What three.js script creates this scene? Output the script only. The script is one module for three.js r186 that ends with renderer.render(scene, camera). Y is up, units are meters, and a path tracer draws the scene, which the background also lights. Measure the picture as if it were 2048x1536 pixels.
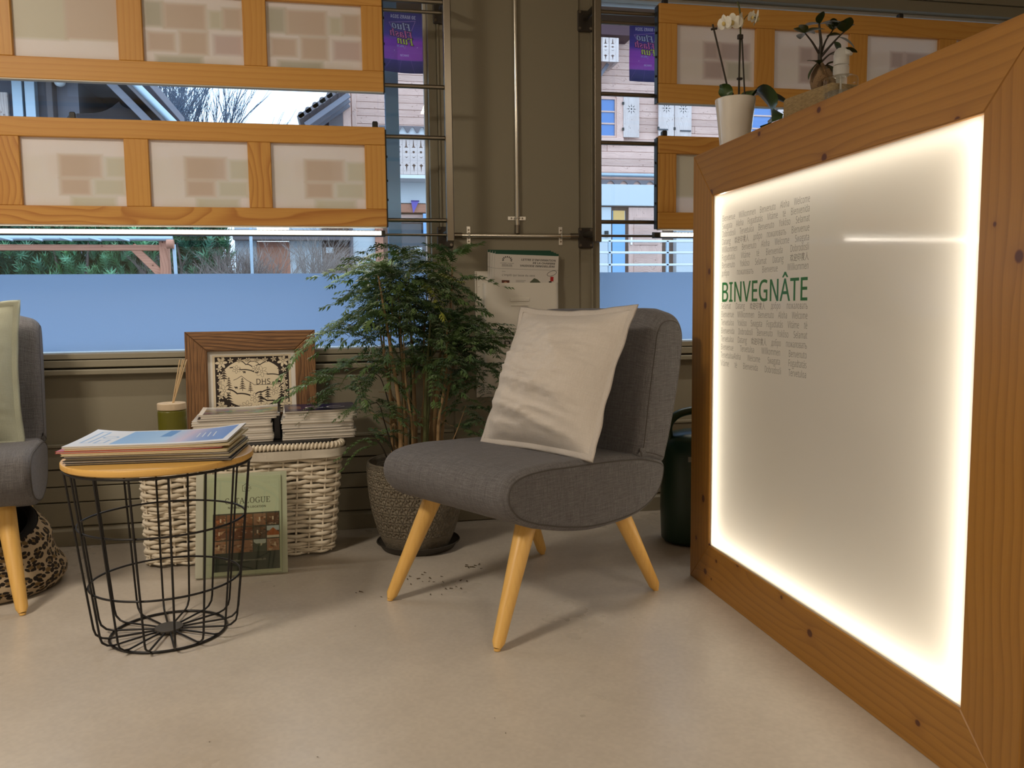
import * as THREE from 'three';
import { RoundedBoxGeometry } from 'three/addons/geometries/RoundedBoxGeometry.js';
import { mergeGeometries } from 'three/addons/utils/BufferGeometryUtils.js';
import { RectAreaLightUniformsLib } from 'three/addons/lights/RectAreaLightUniformsLib.js';

// ------------------------------------------------------------------ camera, sky, lamps, exposure
const scene = new THREE.Scene();
const camera = new THREE.PerspectiveCamera(49.44, 2048 / 1536, 0.05, 200);
camera.position.set(0, 0.78, 2.976);
camera.quaternion.setFromRotationMatrix(new THREE.Matrix4().set(
  0.980621, 0.029338, -0.193704, 0,
  -0.011527, 0.995651, 0.092442, 0,
  0.195573, -0.088418, 0.976695, 0, 0, 0, 0, 1));
const renderer = new THREE.WebGLRenderer({ antialias: true });
renderer.toneMapping = THREE.LinearToneMapping;
renderer.toneMappingExposure = 1.0;
renderer.shadowMap.enabled = true;
RectAreaLightUniformsLib.init();
scene.background = new THREE.Color().setRGB(1.6, 2.1, 2.75);      // bright overcast winter sky
const LAMPS = [
  { at: [-1.75, 2.46, 2.35], size: [0.5, 0.5], power: 72, color: [1, 0.87, 0.7], label: 'square warm ceiling light over the left chair side of the room' },
  { at: [1.0, 2.46, 4.2], size: [0.6, 0.6], power: 20, color: [1, 0.85, 0.66], label: 'square warm ceiling light behind the viewer near the desk' },
];
const LED_POWER = 45, DESK_POWER = 27;

// ------------------------------------------------------------------ helpers
const V = (x, y, z) => new THREE.Vector3(x, y, z), PI = Math.PI;
function rng(seed) { let a = seed >>> 0; return () => { a = (a + 0x6d2b79f5) | 0; let t = Math.imul(a ^ (a >>> 15), 1 | a); t = (t + Math.imul(t ^ (t >>> 7), 61 | t)) ^ t; return ((t ^ (t >>> 14)) >>> 0) / 4294967296; }; }
const R0 = rng(7);
const lerp = (a, b, t) => a + (b - a) * t, clamp = (x, a = 0, b = 1) => Math.min(b, Math.max(a, x));
const sstep = (a, b, x) => { const t = clamp((x - a) / (b - a)); return t * t * (3 - 2 * t); };
const taken = {};
function numbered(n) { const k = taken[n] = (taken[n] ?? -1) + 1; return k ? n + '_' + String(k).padStart(3, '0') : n; }
function shade(o) { o.castShadow = true; o.receiveShadow = true; return o; }
function P(name, geo, mat, parent, label) {
  const m = shade(new THREE.Mesh(Array.isArray(geo) ? merge(geo) : geo, mat)); m.name = name;
  if (label) m.userData.label = label;
  if (parent) parent.add(m);
  return m;
}
const each = (name, list, mat, parent) => list.map((g) => P(name, g, mat, parent));
function thing(name, label, category, group, pos = [0, 0, 0], turn = 0) {
  const o = new THREE.Group(); o.name = numbered(name); o.position.set(...pos); o.rotation.y = turn;
  o.userData = { label, category }; if (group) o.userData.group = group;
  scene.add(o); return o;
}
function struct(name, label) { const o = new THREE.Group(); o.name = name; o.userData = { kind: 'structure' }; if (label) o.userData.label = label; scene.add(o); return o; }
function merge(list) {
  list = list.map((g) => { g = g.index ? g.toNonIndexed() : g; for (const k of Object.keys(g.attributes)) if (!['position', 'normal', 'uv'].includes(k)) g.deleteAttribute(k); g.morphAttributes = {}; return g; });
  return list.length === 1 ? list[0] : mergeGeometries(list, false);
}
// box given by its centre, softened edges
function box(w, h, d, x = 0, y = 0, z = 0, r = 0.003, seg = 1) {
  const rr = Math.min(r, w / 2.01, h / 2.01, d / 2.01);
  const g = rr > 0.0004 ? new RoundedBoxGeometry(w, h, d, seg, rr) : new THREE.BoxGeometry(w, h, d).toNonIndexed();
  return g.translate(x, y, z);
}
// box by its bounds
const bb = (x0, x1, y0, y1, z0, z1, r = 0.003) => box(x1 - x0, y1 - y0, z1 - z0, (x0 + x1) / 2, (y0 + y1) / 2, (z0 + z1) / 2, r);
// uv in metres with u along the grain axis
function grain(g, axis = 'x', ou = R0() * 3, ov = R0() * 3) {
  if (g.index) g = g.toNonIndexed();
  const p = g.attributes.position, n = g.attributes.normal, uv = new Float32Array(p.count * 2);
  for (let i = 0; i < p.count; i += 3) {
    let nx = 0, ny = 0, nz = 0;
    for (let k = 0; k < 3; k++) { nx += Math.abs(n.getX(i + k)); ny += Math.abs(n.getY(i + k)); nz += Math.abs(n.getZ(i + k)); }
    for (let k = 0; k < 3; k++) {
      const c = { x: p.getX(i + k), y: p.getY(i + k), z: p.getZ(i + k) };
      const dom = nx >= ny && nx >= nz ? 'x' : ny >= nz ? 'y' : 'z';
      let u, v;
      if (dom === axis) { const o = ['x', 'y', 'z'].filter((a) => a !== axis); u = c[o[0]] * 0.2; v = c[o[1]]; }
      else { u = c[axis]; v = c[['x', 'y', 'z'].find((a) => a !== axis && a !== dom)]; }
      uv[(i + k) * 2] = u + ou; uv[(i + k) * 2 + 1] = v + ov;
    }
  }
  g.setAttribute('uv', new THREE.BufferAttribute(uv, 2)); return g;
}
function rod(a, b, r, seg = 10, r2 = r) {
  const d = b.clone().sub(a), g = new THREE.CylinderGeometry(r2, r, d.length(), seg, 1);
  g.applyQuaternion(new THREE.Quaternion().setFromUnitVectors(V(0, 1, 0), d.clone().normalize()));
  return g.translate((a.x + b.x) / 2, (a.y + b.y) / 2, (a.z + b.z) / 2);
}
function tube(pts, r, seg = 24, rad = 6, closed = false, tension = 0.5) { return new THREE.TubeGeometry(new THREE.CatmullRomCurve3(pts, closed, 'catmullrom', tension), seg, r, rad, closed); }
// tube whose radius changes along it: r(t)
function taper(pts, rf, seg = 12, rad = 6) {
  const c = new THREE.CatmullRomCurve3(pts), g = new THREE.TubeGeometry(c, seg, 1, rad, false), p = g.attributes.position;
  for (let i = 0; i <= seg; i++) { const q = c.getPointAt(i / seg), r = rf(i / seg); for (let j = 0; j <= rad; j++) { const k = i * (rad + 1) + j; p.setXYZ(k, q.x + (p.getX(k) - q.x) * r, q.y + (p.getY(k) - q.y) * r, q.z + (p.getZ(k) - q.z) * r); } }
  return g;
}
const lathe = (pts, seg = 48) => new THREE.LatheGeometry(pts.map(([x, y]) => new THREE.Vector2(x, y)), seg);
// a grid surface from f(u, v) -> [x, y, z], u and v in 0..1
function sheet(f, nu, nv) {
  const pos = [], uv = [], idx = [];
  for (let j = 0; j <= nv; j++) for (let i = 0; i <= nu; i++) { pos.push(...f(i / nu, j / nv)); uv.push(i / nu, j / nv); }
  for (let j = 0; j < nv; j++) for (let i = 0; i < nu; i++) { const a = j * (nu + 1) + i, b = a + 1, c = a + nu + 1, d = c + 1; idx.push(a, b, d, a, d, c); }
  const g = new THREE.BufferGeometry(); g.setAttribute('position', new THREE.Float32BufferAttribute(pos, 3)); g.setAttribute('uv', new THREE.Float32BufferAttribute(uv, 2)); g.setIndex(idx); g.computeVertexNormals(); return g;
}
function poly(pts) { const s = new THREE.Shape(); pts.forEach(([x, y], i) => (i ? s.lineTo(x, y) : s.moveTo(x, y))); s.closePath(); return s; }
function extrude(shape, depth, bevel = 0.002, seg = 1, curve = 8) {
  return new THREE.ExtrudeGeometry(shape, { depth: depth - 2 * bevel, bevelEnabled: bevel > 0, bevelSize: bevel, bevelThickness: bevel, bevelOffset: -bevel, bevelSegments: seg, curveSegments: curve }).translate(0, 0, bevel);
}
// noise
const PERM = (() => { const r = rng(11), p = [...Array(256).keys()]; for (let i = 255; i > 0; i--) { const j = Math.floor(r() * (i + 1)); [p[i], p[j]] = [p[j], p[i]]; } return new Uint8Array([...p, ...p]); })();
function vn(x, y, wx = 0, wy = 0) {           // value noise, optional wrap periods
  const xi = Math.floor(x), yi = Math.floor(y), fx = x - xi, fy = y - yi, u = fx * fx * (3 - 2 * fx), v = fy * fy * (3 - 2 * fy);
  const m = (a, w) => (w ? ((a % w) + w) % w : a) & 255;
  const h = (a, b) => PERM[PERM[m(a, wx)] + m(b, wy)] / 255;
  return lerp(lerp(h(xi, yi), h(xi + 1, yi), u), lerp(h(xi, yi + 1), h(xi + 1, yi + 1), u), v);
}
const fbm = (x, y, n = 4, wx = 0, wy = 0) => { let s = 0, a = 0.5, t = 0; for (let i = 0; i < n; i++) { s += a * vn(x, y, wx, wy); t += a; a *= 0.5; x *= 2; y *= 2; wx *= 2; wy *= 2; } return s / t; };
function dataTex(w, h, f, srgb = true, repeat = [1, 1]) {
  const d = new Uint8Array(w * h * 4);
  for (let y = 0; y < h; y++) for (let x = 0; x < w; x++) { const c = f(x / w, y / h), o = (y * w + x) * 4; d[o] = clamp(c[0], 0, 255); d[o + 1] = clamp(c[1], 0, 255); d[o + 2] = clamp(c[2], 0, 255); d[o + 3] = 255; }
  const t = new THREE.DataTexture(d, w, h); t.wrapS = t.wrapT = THREE.RepeatWrapping; t.magFilter = THREE.LinearFilter; t.minFilter = THREE.LinearMipmapLinearFilter; t.generateMipmaps = true;
  if (srgb) t.colorSpace = THREE.SRGBColorSpace; t.repeat.set(...repeat); t.needsUpdate = true; return t;
}
function canvasTex(w, h, draw) {
  const c = document.createElement('canvas'); c.width = w; c.height = h; const g = c.getContext('2d'); draw(g, w, h);
  const t = new THREE.CanvasTexture(c); t.colorSpace = THREE.SRGBColorSpace; t.anisotropy = 8; return t;
}
const mix3 = (a, b, t) => [lerp(a[0], b[0], t), lerp(a[1], b[1], t), lerp(a[2], b[2], t)];
// wood: u along the grain (2 m per repeat), v across (0.5 m per repeat)
function wood(seed, light, dark, { knots = 0, rings = 42, contrast = 0.6, fine = 0.25, knotColor = [70, 35, 12], wob = 0.05, knotSize = 0.012 } = {}, W = 1024, H = 512) {
  const r = rng(seed), K = [];
  for (let i = 0; i < knots; i++) K.push([r() * 2, r() * 0.5, knotSize * (0.5 + r()), 0.6 + r() * 0.8]);
  const ox = Math.floor(r() * 40), oy = Math.floor(r() * 40);
  return dataTex(W, H, (s, t) => {
    const u = s * 2, v = t * 0.5;
    let w = v + wob * (fbm(s * 4 + ox, t * 3 + oy, 3, 4, 3) - 0.5) * (0.3 + 0.7 * Math.sin(PI * s)) * Math.sin(PI * t), kn = 0, halo = 0;
    for (const [ku, kv, ks, st] of K) {
      let du = Math.abs(u - ku); du = Math.min(du, 2 - du); let dv = v - kv; if (dv > 0.25) dv -= 0.5; if (dv < -0.25) dv += 0.5;
      const q = Math.sqrt(du * du * 0.12 + dv * dv) / (ks * 2.2);
      w += Math.sign(dv) * ks * 1.1 * st * Math.exp(-q * q) * Math.min(1, Math.abs(dv) / (ks * 0.5));
      const e = Math.sqrt(du * du * 0.7 + dv * dv) / ks; kn = Math.max(kn, 1 - sstep(0.55, 1.0, e)); halo = Math.max(halo, 0.45 * Math.exp(-e * e * 0.25));
    }
    const ph = w * rings * 2 + 0.5 * fbm(s * 8 + oy, t * 16, 2, 8, 16), f = ph - Math.floor(ph);
    let ring = Math.pow(f, 3.2) * (1 - sstep(0.9, 1, f));
    ring *= 0.45 + 0.75 * vn(t * 9 + ox, s * 2, 9, 2);
    const fib = vn(s * 60, t * 512, 60, 512) - 0.5, big = fbm(s * 6 + 9, t * 5 + ox, 2, 6, 5) - 0.5;
    let c = mix3(light, dark, clamp(ring * contrast + fib * fine + big * 0.25 + 0.12));
    c = mix3(c, knotColor, clamp(kn * 0.95 + halo * 0.35));
    return c;
  }, true, [0.5, 2]);
}
const std = (o) => new THREE.MeshPhysicalMaterial(o);
const lin = (r, g, b) => new THREE.Color().setRGB(r, g, b);
const hex = (h) => new THREE.Color(h);

// ------------------------------------------------------------------ materials
const T = {};
T.pine = wood(21, [214, 160, 78], [186, 122, 46], { knots: 0, rings: 30, contrast: 0.5, fine: 0.16, wob: 0.1 });
T.pineCathedral = wood(33, [214, 160, 78], [166, 100, 36], { knots: 0, rings: 22, contrast: 0.75, fine: 0.16, wob: 0.28 });
T.spruce = wood(45, [168, 118, 45], [127, 82, 26], { knots: 36, rings: 26, contrast: 0.6, fine: 0.14, wob: 0.14, knotColor: [84, 40, 14], knotSize: 0.0075 });
T.oldWood = wood(57, [136, 98, 62], [56, 36, 22], { knots: 8, rings: 46, contrast: 0.9, fine: 0.7, wob: 0.2, knotColor: [50, 26, 12], knotSize: 0.014 });
T.beech = wood(61, [234, 188, 106], [216, 164, 82], { rings: 36, contrast: 0.5, fine: 0.12, wob: 0.05 }, 512, 256);
T.larch = wood(73, [216, 194, 186], [158, 128, 118], { knots: 16, rings: 16, contrast: 0.7, fine: 0.2, wob: 0.2, knotColor: [110, 78, 66], knotSize: 0.008 });
for (const k of ['spruce', 'pine']) T[k].anisotropy = 8;
T.floor = dataTex(1024, 1024, (s, t) => {
  const a = fbm(s * 6, t * 6, 5, 6, 6), b = fbm(s * 40 + 3, t * 40, 3, 40, 40), c = vn(s * 300, t * 300, 300, 300);
  const k = (a - 0.5) * 22 + (b - 0.5) * 8 + (c - 0.5) * 8, sp = 0;
  return [196 + k + sp, 187 + k + sp, 176 + k * 0.95 + sp];
}, true, [0.5, 0.5]);
T.floorRough = dataTex(512, 512, (s, t) => { const a = fbm(s * 7, t * 7, 4, 7, 7), b = fbm(s * 50, t * 50, 2, 50, 50), v = 84 + (a - 0.5) * 50 + (b - 0.5) * 24; return [v, v, v]; }, false, [0.5, 0.5]);
const weave = (s, t, n) => { const a = vn(s * n, t * 14, n, 14), b = vn(s * 14 + 5, t * n, 14, n), c = vn(s * n, t * n, n, n); return (a + b) * 0.5 * 0.65 + c * 0.35; };
T.linen = dataTex(512, 512, (s, t) => { const k = (weave(s, t, 256) - 0.5) * 60; return [101 + k, 99 + k, 101 + k]; }, true, [4, 4]);
T.linenBump = dataTex(512, 512, (s, t) => { const v = 128 + (weave(s, t, 256) - 0.5) * 220; return [v, v, v]; }, false, [4, 4]);
T.pillow = dataTex(512, 512, (s, t) => { const k = (weave(s, t, 256) - 0.5) * 26; return [207 + k, 200 + k, 194 + k]; }, true, [3, 3]);
T.pages = dataTex(64, 256, (s, t) => { const k = (vn(s * 2, t * 128, 2, 128) - 0.5) * 60; return [224 + k, 217 + k, 208 + k]; }, true, [1, 1]);
T.potBump = dataTex(512, 512, (s, t) => {      // star relief: a triangular lattice of ridges with petals between
  const x = s * 8, y = t * 8 * 2 / Math.sqrt(3); let best = 9, ang = 0;
  for (let j = -1; j <= 1; j++) for (let i = -1; i <= 1; i++) { const yj = Math.round(y) + j, xi = Math.round(x - yj * 0.5) + i + yj * 0.5, dx = x - xi, dy = (y - yj) * Math.sqrt(3) / 2, d = Math.hypot(dx, dy); if (d < best) { best = d; ang = Math.atan2(dy, dx); } }
  const w = Math.abs(Math.sin(ang * 3)), v = 70 + 185 * sstep(0.1, 0.75, w) * (1 - sstep(0.35, 0.6, best)) * sstep(0.02, 0.12, best); return [v, v, v];
}, false, [1, 1]);
T.concrete = dataTex(512, 512, (s, t) => { const a = fbm(s * 12, t * 12, 5, 12, 12), k = (a - 0.5) * 36; return [128 + k, 119 + k, 104 + k]; }, true, [2, 2]);
T.grit = dataTex(512, 512, (s, t) => { const v = 255 * fbm(s * 40, t * 40, 4, 40, 40); return [v, v, v]; }, false, [2, 2]);
T.brushed = dataTex(256, 256, (s, t) => { const v = 120 + 70 * (vn(s * 4, t * 128, 4, 128) - 0.5) + 40 * (fbm(s * 6, t * 6, 2, 6, 6) - 0.5); return [v, v, v]; }, false, [2, 2]);
T.leopard = canvasTex(512, 512, (g, w, h) => {
  g.fillStyle = '#a8957a'; g.fillRect(0, 0, w, h); const r = rng(5);
  for (let j = 0; j < 12; j++) for (let i = 0; i < 12; i++) {
    const x = (i + 0.5 + (j % 2) * 0.5 + (r() - 0.5) * 0.5) * w / 12, y = (j + 0.5 + (r() - 0.5) * 0.5) * h / 12, a = r() * 6, s = 12 + r() * 6;
    g.fillStyle = '#6f5836'; g.beginPath(); g.ellipse(x, y, s * 0.7, s * 0.55, a, 0, 7); g.fill();
    g.fillStyle = '#1c130c';
    for (let k = 0; k < 4; k++) { const q = a + k * 1.57 + r() * 0.5; g.beginPath(); g.ellipse(x + Math.cos(q) * s, y + Math.sin(q) * s * 0.85, 9 + r() * 3, 5 + r() * 3, q + 1.57, 0, 7); g.fill(); }
  }
});
T.leopard.wrapS = T.leopard.wrapT = THREE.RepeatWrapping;

const M = {
  wall: std({ color: lin(0.255, 0.228, 0.165), roughness: 0.55 }),
  wallLight: std({ color: lin(0.55, 0.5, 0.42), roughness: 0.9 }),
  ceiling: std({ color: lin(0.62, 0.58, 0.5), roughness: 0.9 }),
  floor: std({ map: T.floor, roughness: 1, roughnessMap: T.floorRough, bumpMap: T.floorRough, bumpScale: 0.0006 }),
  glass: std({ color: lin(0.96, 0.98, 0.97), transmission: 1, roughness: 0.0, thickness: 0 }),
  film: std({ color: lin(0.33, 0.43, 0.6), transmission: 1, roughness: 1, thickness: 0, clearcoat: 0.6, clearcoatRoughness: 0.05 }),
  pine: std({ map: T.pine, roughness: 0.5, clearcoat: 0.15, clearcoatRoughness: 0.35 }),
  pineC: std({ map: T.pineCathedral, roughness: 0.5, clearcoat: 0.15, clearcoatRoughness: 0.35 }),
  spruce: std({ map: T.spruce, roughness: 0.48, clearcoat: 0.2, clearcoatRoughness: 0.3 }),
  oldWood: std({ map: T.oldWood, roughness: 0.8, bumpMap: T.oldWood, bumpScale: 0.003 }),
  beech: std({ map: T.beech, roughness: 0.42, clearcoat: 0.2, clearcoatRoughness: 0.25 }),
  steel: std({ color: lin(0.24, 0.21, 0.17), metalness: 1, roughness: 0.3 }),
  chrome: std({ color: lin(0.66, 0.63, 0.56), metalness: 1, roughness: 0.2 }),
  zinc: std({ color: lin(0.8, 0.78, 0.74), metalness: 1, roughness: 0.3 }),
  bracket: std({ color: lin(0.05, 0.042, 0.035), metalness: 0.4, roughness: 0.5 }),
  endBracket: std({ color: lin(0.03, 0.036, 0.045), metalness: 0.5, roughness: 0.45 }),
  black: std({ color: lin(0.012, 0.011, 0.011), roughness: 0.45 }),
  wire: std({ color: lin(0.014, 0.013, 0.014), metalness: 0.3, roughness: 0.38 }),
  ledProfile: std({ color: lin(0.55, 0.52, 0.46), metalness: 0.3, roughness: 0.5 }),
  ledGlow: std({ color: lin(0.9, 0.9, 0.9), emissive: lin(1, 0.96, 0.86), emissiveIntensity: 6, roughness: 0.5 }),
  ledTape: std({ color: lin(0.85, 0.83, 0.78), emissive: lin(1, 0.92, 0.78), emissiveIntensity: 0.9, roughness: 0.5 }),
  lampGlow: std({ color: lin(0.9, 0.9, 0.9), emissive: lin(1, 0.84, 0.62), emissiveIntensity: 3, roughness: 0.6 }),
  deskGlow: std({ color: lin(0.9, 0.9, 0.9), emissive: lin(1, 0.92, 0.78), emissiveIntensity: 3, roughness: 0.6 }),
  deskBox: std({ color: lin(0.2, 0.19, 0.18), roughness: 0.9 }),
  fabric: std({ map: T.linen, roughness: 0.95, bumpMap: T.linenBump, bumpScale: 0.0012, sheen: 0.4, sheenColor: lin(0.5, 0.5, 0.55), sheenRoughness: 0.6 }),
  piping: std({ color: lin(0.075, 0.068, 0.064), roughness: 0.9 }),
  pillow: std({ map: T.pillow, roughness: 0.95, sheen: 0.2, sheenColor: lin(0.7, 0.68, 0.62), bumpMap: T.linenBump, bumpScale: 0.0006 }),
  pillowGreen: std({ map: T.pillow, color: lin(0.66, 0.74, 0.62), roughness: 0.95, bumpMap: T.linenBump, bumpScale: 0.0006 }),
  wicker: std({ color: lin(0.8, 0.72, 0.59), roughness: 0.55 }),
  liner: std({ color: lin(0.74, 0.68, 0.58), roughness: 0.95, bumpMap: T.linenBump, bumpScale: 0.0008 }),
  paper: std({ color: lin(0.74, 0.72, 0.68), roughness: 0.7 }),
  pages: std({ map: T.pages, roughness: 0.85 }),
  coverDark: std({ color: lin(0.03, 0.03, 0.04), roughness: 0.35 }),
  coverCream: std({ color: lin(0.66, 0.56, 0.32), roughness: 0.4 }),
  coverWhite: std({ color: lin(0.72, 0.7, 0.68), roughness: 0.4 }),
  coverRed: std({ color: lin(0.42, 0.04, 0.03), roughness: 0.4 }),
  rackWhite: std({ color: lin(0.78, 0.74, 0.67), roughness: 0.35 }),
  pot: std({ map: T.concrete, roughness: 0.85, bumpMap: T.potBump, bumpScale: 0.009 }),
  potRough: std({ map: T.concrete, roughness: 0.9, bumpMap: T.grit, bumpScale: 0.003 }),
  saucer: std({ color: lin(0.055, 0.048, 0.04), roughness: 0.6 }),
  soil: std({ color: lin(0.03, 0.02, 0.012), roughness: 1, bumpMap: T.grit, bumpScale: 0.006 }),
  stem: std({ color: lin(0.34, 0.22, 0.11), roughness: 0.8 }),
  stemGreen: std({ color: lin(0.09, 0.1, 0.035), roughness: 0.7 }),
  leaf: [[0.075, 0.15, 0.038], [0.11, 0.2, 0.05], [0.05, 0.115, 0.034], [0.3, 0.34, 0.04]].map((c) => std({ color: lin(...c), roughness: 0.75, transmission: 0.3, thickness: 0, side: THREE.DoubleSide })),
  ceramic: std({ color: lin(0.72, 0.68, 0.62), roughness: 0.3, clearcoat: 0.5, clearcoatRoughness: 0.1 }),
  petal: std({ color: lin(0.86, 0.84, 0.76), roughness: 0.6, side: THREE.DoubleSide }),
  orchidLeaf: std({ color: lin(0.045, 0.085, 0.02), roughness: 0.35, side: THREE.DoubleSide }),
  bonsaiLeaf: std({ color: lin(0.035, 0.06, 0.022), roughness: 0.35, side: THREE.DoubleSide }),
  darkStem: std({ color: lin(0.025, 0.018, 0.012), roughness: 0.6 }),
  bark: std({ color: lin(0.3, 0.19, 0.1), roughness: 0.8, bumpMap: T.grit, bumpScale: 0.004 }),
  stone: std({ map: T.concrete, color: lin(2.4, 2.0, 1.3), roughness: 0.95, bumpMap: T.grit, bumpScale: 0.005 }),
  olive: std({ color: lin(0.13, 0.125, 0.012), roughness: 0.3 }),
  limewood: std({ color: lin(0.62, 0.5, 0.36), roughness: 0.6 }),
  reed: std({ color: lin(0.62, 0.46, 0.27), roughness: 0.8 }),
  greenPlastic: std({ color: lin(0.004, 0.03, 0.012), roughness: 0.35 }),
  leopard: std({ map: T.leopard, roughness: 1, sheen: 0.3, sheenColor: lin(0.5, 0.45, 0.35) }),
  fleece: std({ color: lin(0.01, 0.009, 0.009), roughness: 1 }),
  clearPlastic: std({ color: lin(0.95, 0.97, 0.93), transmission: 1, roughness: 0.04, thickness: 0 }),
  bottleGlass: std({ color: lin(0.97, 0.98, 0.97), transmission: 1, roughness: 0.02, thickness: 0, ior: 1.5 }),
  frostPlastic: std({ color: lin(0.85, 0.85, 0.83), transmission: 0.72, roughness: 0.6, thickness: 0 }),
  // outdoors
  larch: [1, 0.9, 1.1].map((k) => std({ map: T.larch, color: lin(1.22 * k, 1.06 * k, 0.99 * k), roughness: 0.9 })),
  darkTimber: std({ color: lin(0.23, 0.225, 0.27), roughness: 0.9 }),
  brownTimber: std({ color: lin(0.17, 0.1, 0.07), roughness: 0.8 }),
  freshTimber: std({ map: T.larch, color: lin(0.85, 0.5, 0.36), roughness: 0.8 }),
  plaster: std({ color: lin(0.62, 0.66, 0.7), roughness: 0.95 }),
  shutter: std({ map: T.larch, color: lin(1.15, 1.25, 1.3), roughness: 0.9 }),
  winPane: std({ color: lin(0.08, 0.2, 0.5), roughness: 0.05, specularIntensity: 1.5 }),
  winDark: std({ color: lin(0.05, 0.055, 0.07), roughness: 0.1 }),
  whitePaint: std({ color: lin(0.75, 0.78, 0.82), roughness: 0.6 }),
  galvanised: std({ color: lin(0.42, 0.52, 0.62), metalness: 0.5, roughness: 0.45 }),
  mauveSteel: std({ color: lin(0.17, 0.145, 0.16), roughness: 0.6 }),
  bluePost: std({ color: lin(0.26, 0.47, 0.78), roughness: 0.5, metalness: 0.2 }),
  asphalt: std({ color: lin(0.13, 0.13, 0.13), roughness: 0.95 }),
  needle: [[0.11, 0.26, 0.12], [0.15, 0.32, 0.16], [0.08, 0.2, 0.11]].map((c) => std({ color: lin(...c), roughness: 0.7, side: THREE.DoubleSide })),
  twig: std({ color: lin(0.16, 0.12, 0.11), roughness: 0.9 }),
  twigPale: std({ color: lin(0.3, 0.25, 0.23), roughness: 0.9 }),
  soffit: std({ map: T.larch, color: lin(0.42, 0.3, 0.22), roughness: 0.8 }),
};

// ------------------------------------------------------------------ room shell
{
  const f = struct('floor'); P('floor_slab', bb(-3.3, 3.5, -0.1, 0, -0.2, 5.3, 0), M.floor, f);
  { const g = f.children[0].geometry; grain(g, 'x', 0.3, 0.7); }
  const c = struct('ceiling'); P('ceiling_slab', bb(-3.3, 3.5, 2.5, 2.62, -0.2, 5.3, 0), M.ceiling, c);
  const wl = struct('wall_left'); P('wall_panel', bb(-3.42, -3.3, -0.1, 2.62, -0.2, 5.4, 0), M.wallLight, wl);
  const wr = struct('wall_right'); P('wall_panel', bb(3.5, 3.62, -0.1, 2.62, -0.2, 5.4, 0), M.wallLight, wr);
  const wf = struct('wall_front'); P('wall_panel', bb(-3.42, 3.62, -0.1, 2.62, 5.3, 5.42, 0), M.wallLight, wf);

  const w = struct('wall_back', 'olive painted wall panels around the two shop windows');
  for (const [x0, x1] of [[-3.3, 0.338], [0.898, 3.5]]) P('lower_panel', bb(x0, x1, 0, 0.572, -0.2, 0, 0.001), M.wall, w);
  P('pillar', bb(0.338, 0.898, 0, 1.94, -0.2, 0, 0.001), M.wall, w);
  P('head_panel', bb(-3.3, 3.5, 1.946, 2.5, -0.2, 0.0, 0.001), M.wall, w);
  P('side_panel', bb(-3.3, -2.62, 0.572, 1.946, -0.2, 0, 0.001), M.wall, w);
  P('side_panel', bb(2.86, 3.5, 0.572, 1.946, -0.2, 0, 0.001), M.wall, w);
  P('pillar_board', bb(0.379, 0.845, 0.003, 1.943, 0, 0.008, 0.0015), M.wall, w);
  for (const x of [0.3415, 0.8945]) P('corner_trim', bb(x - 0.0035, x + 0.0035, 0.575, 1.943, 0, 0.006, 0.001), M.wall, w);
  for (const [x0, x1] of [[-3.3, 0.372], [0.9, 3.5]]) {
    for (const [y0, y1, z] of [[0.261, 0.331, 0.016], [0.203, 0.257, 0.014], [0.15, 0.199, 0.014], [0.068, 0.146, 0.014]]) P('cladding_board', bb(x0, x1, y0, y1, 0, z, 0.002), M.wall, w);
    P('cladding_cap', bb(x0, x1, 0.333, 0.343, 0, 0.024, 0.002), M.wall, w);
    const s = new THREE.Shape(); s.moveTo(0, 0); s.lineTo(0.02, 0); s.lineTo(0.02, 0.05); s.lineTo(0.008, 0.062); s.lineTo(0, 0.062); s.closePath();
    P('baseboard', new THREE.ExtrudeGeometry(s, { depth: x1 - x0, bevelEnabled: false }).rotateY(-PI / 2).translate(x1, 0.001, 0), M.wall, w);
  }
}
function makeWindow(n, x0, x1) {
  const w = struct('window_' + n);
  const zg = -0.06;
  P('window_frame', [
    bb(x0 - 0.03, x0, 0.58, 1.93, -0.09, -0.008, 0.003), bb(x1, x1 + 0.03, 0.58, 1.93, -0.09, -0.008, 0.003),
    bb(x0 - 0.03, x1 + 0.03, 0.573, 0.642, -0.09, -0.03, 0.003), bb(x0 - 0.03, x1 + 0.03, 1.903, 1.945, -0.09, -0.008, 0.003)], M.wall, w);
  P('glazing_bead', [bb(x0, x0 + 0.012, 0.642, 1.903, -0.075, -0.05, 0.002), bb(x1 - 0.012, x1, 0.642, 1.903, -0.075, -0.05, 0.002), bb(x0, x1, 1.89, 1.903, -0.075, -0.04, 0.002)], M.ledProfile, w);
  P('glass_pane', bb(x0 + 0.002, x1 - 0.002, 0.642, 1.903, zg - 0.003, zg + 0.003, 0), M.glass, w);
  P('frosted_film', new THREE.PlaneGeometry(x1 - x0 - 0.024, 0.2565).translate((x0 + x1) / 2, 0.6475 + 0.12825, zg + 0.0045), M.film, w, 'frosted privacy film on the lower glass');
  P('outer_sill', bb(x0 - 0.05, x1 + 0.05, 0.615, 0.64, -0.34, -0.091, 0.004), M.whitePaint, w);
  P('window_sill', [bb(x0 - 0.03, x1 + 0.03, 0.623, 0.641, -0.05, 0.004, 0.002), bb(x0 - 0.03, x1 + 0.03, 0.596, 0.62, -0.05, 0.012, 0.003), bb(x0 - 0.03, x1 + 0.03, 0.572, 0.59, -0.05, 0.03, 0.004)], M.wall, w);
}
makeWindow(1, -2.59, 0.308); makeWindow(2, 0.928, 2.83);

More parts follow.
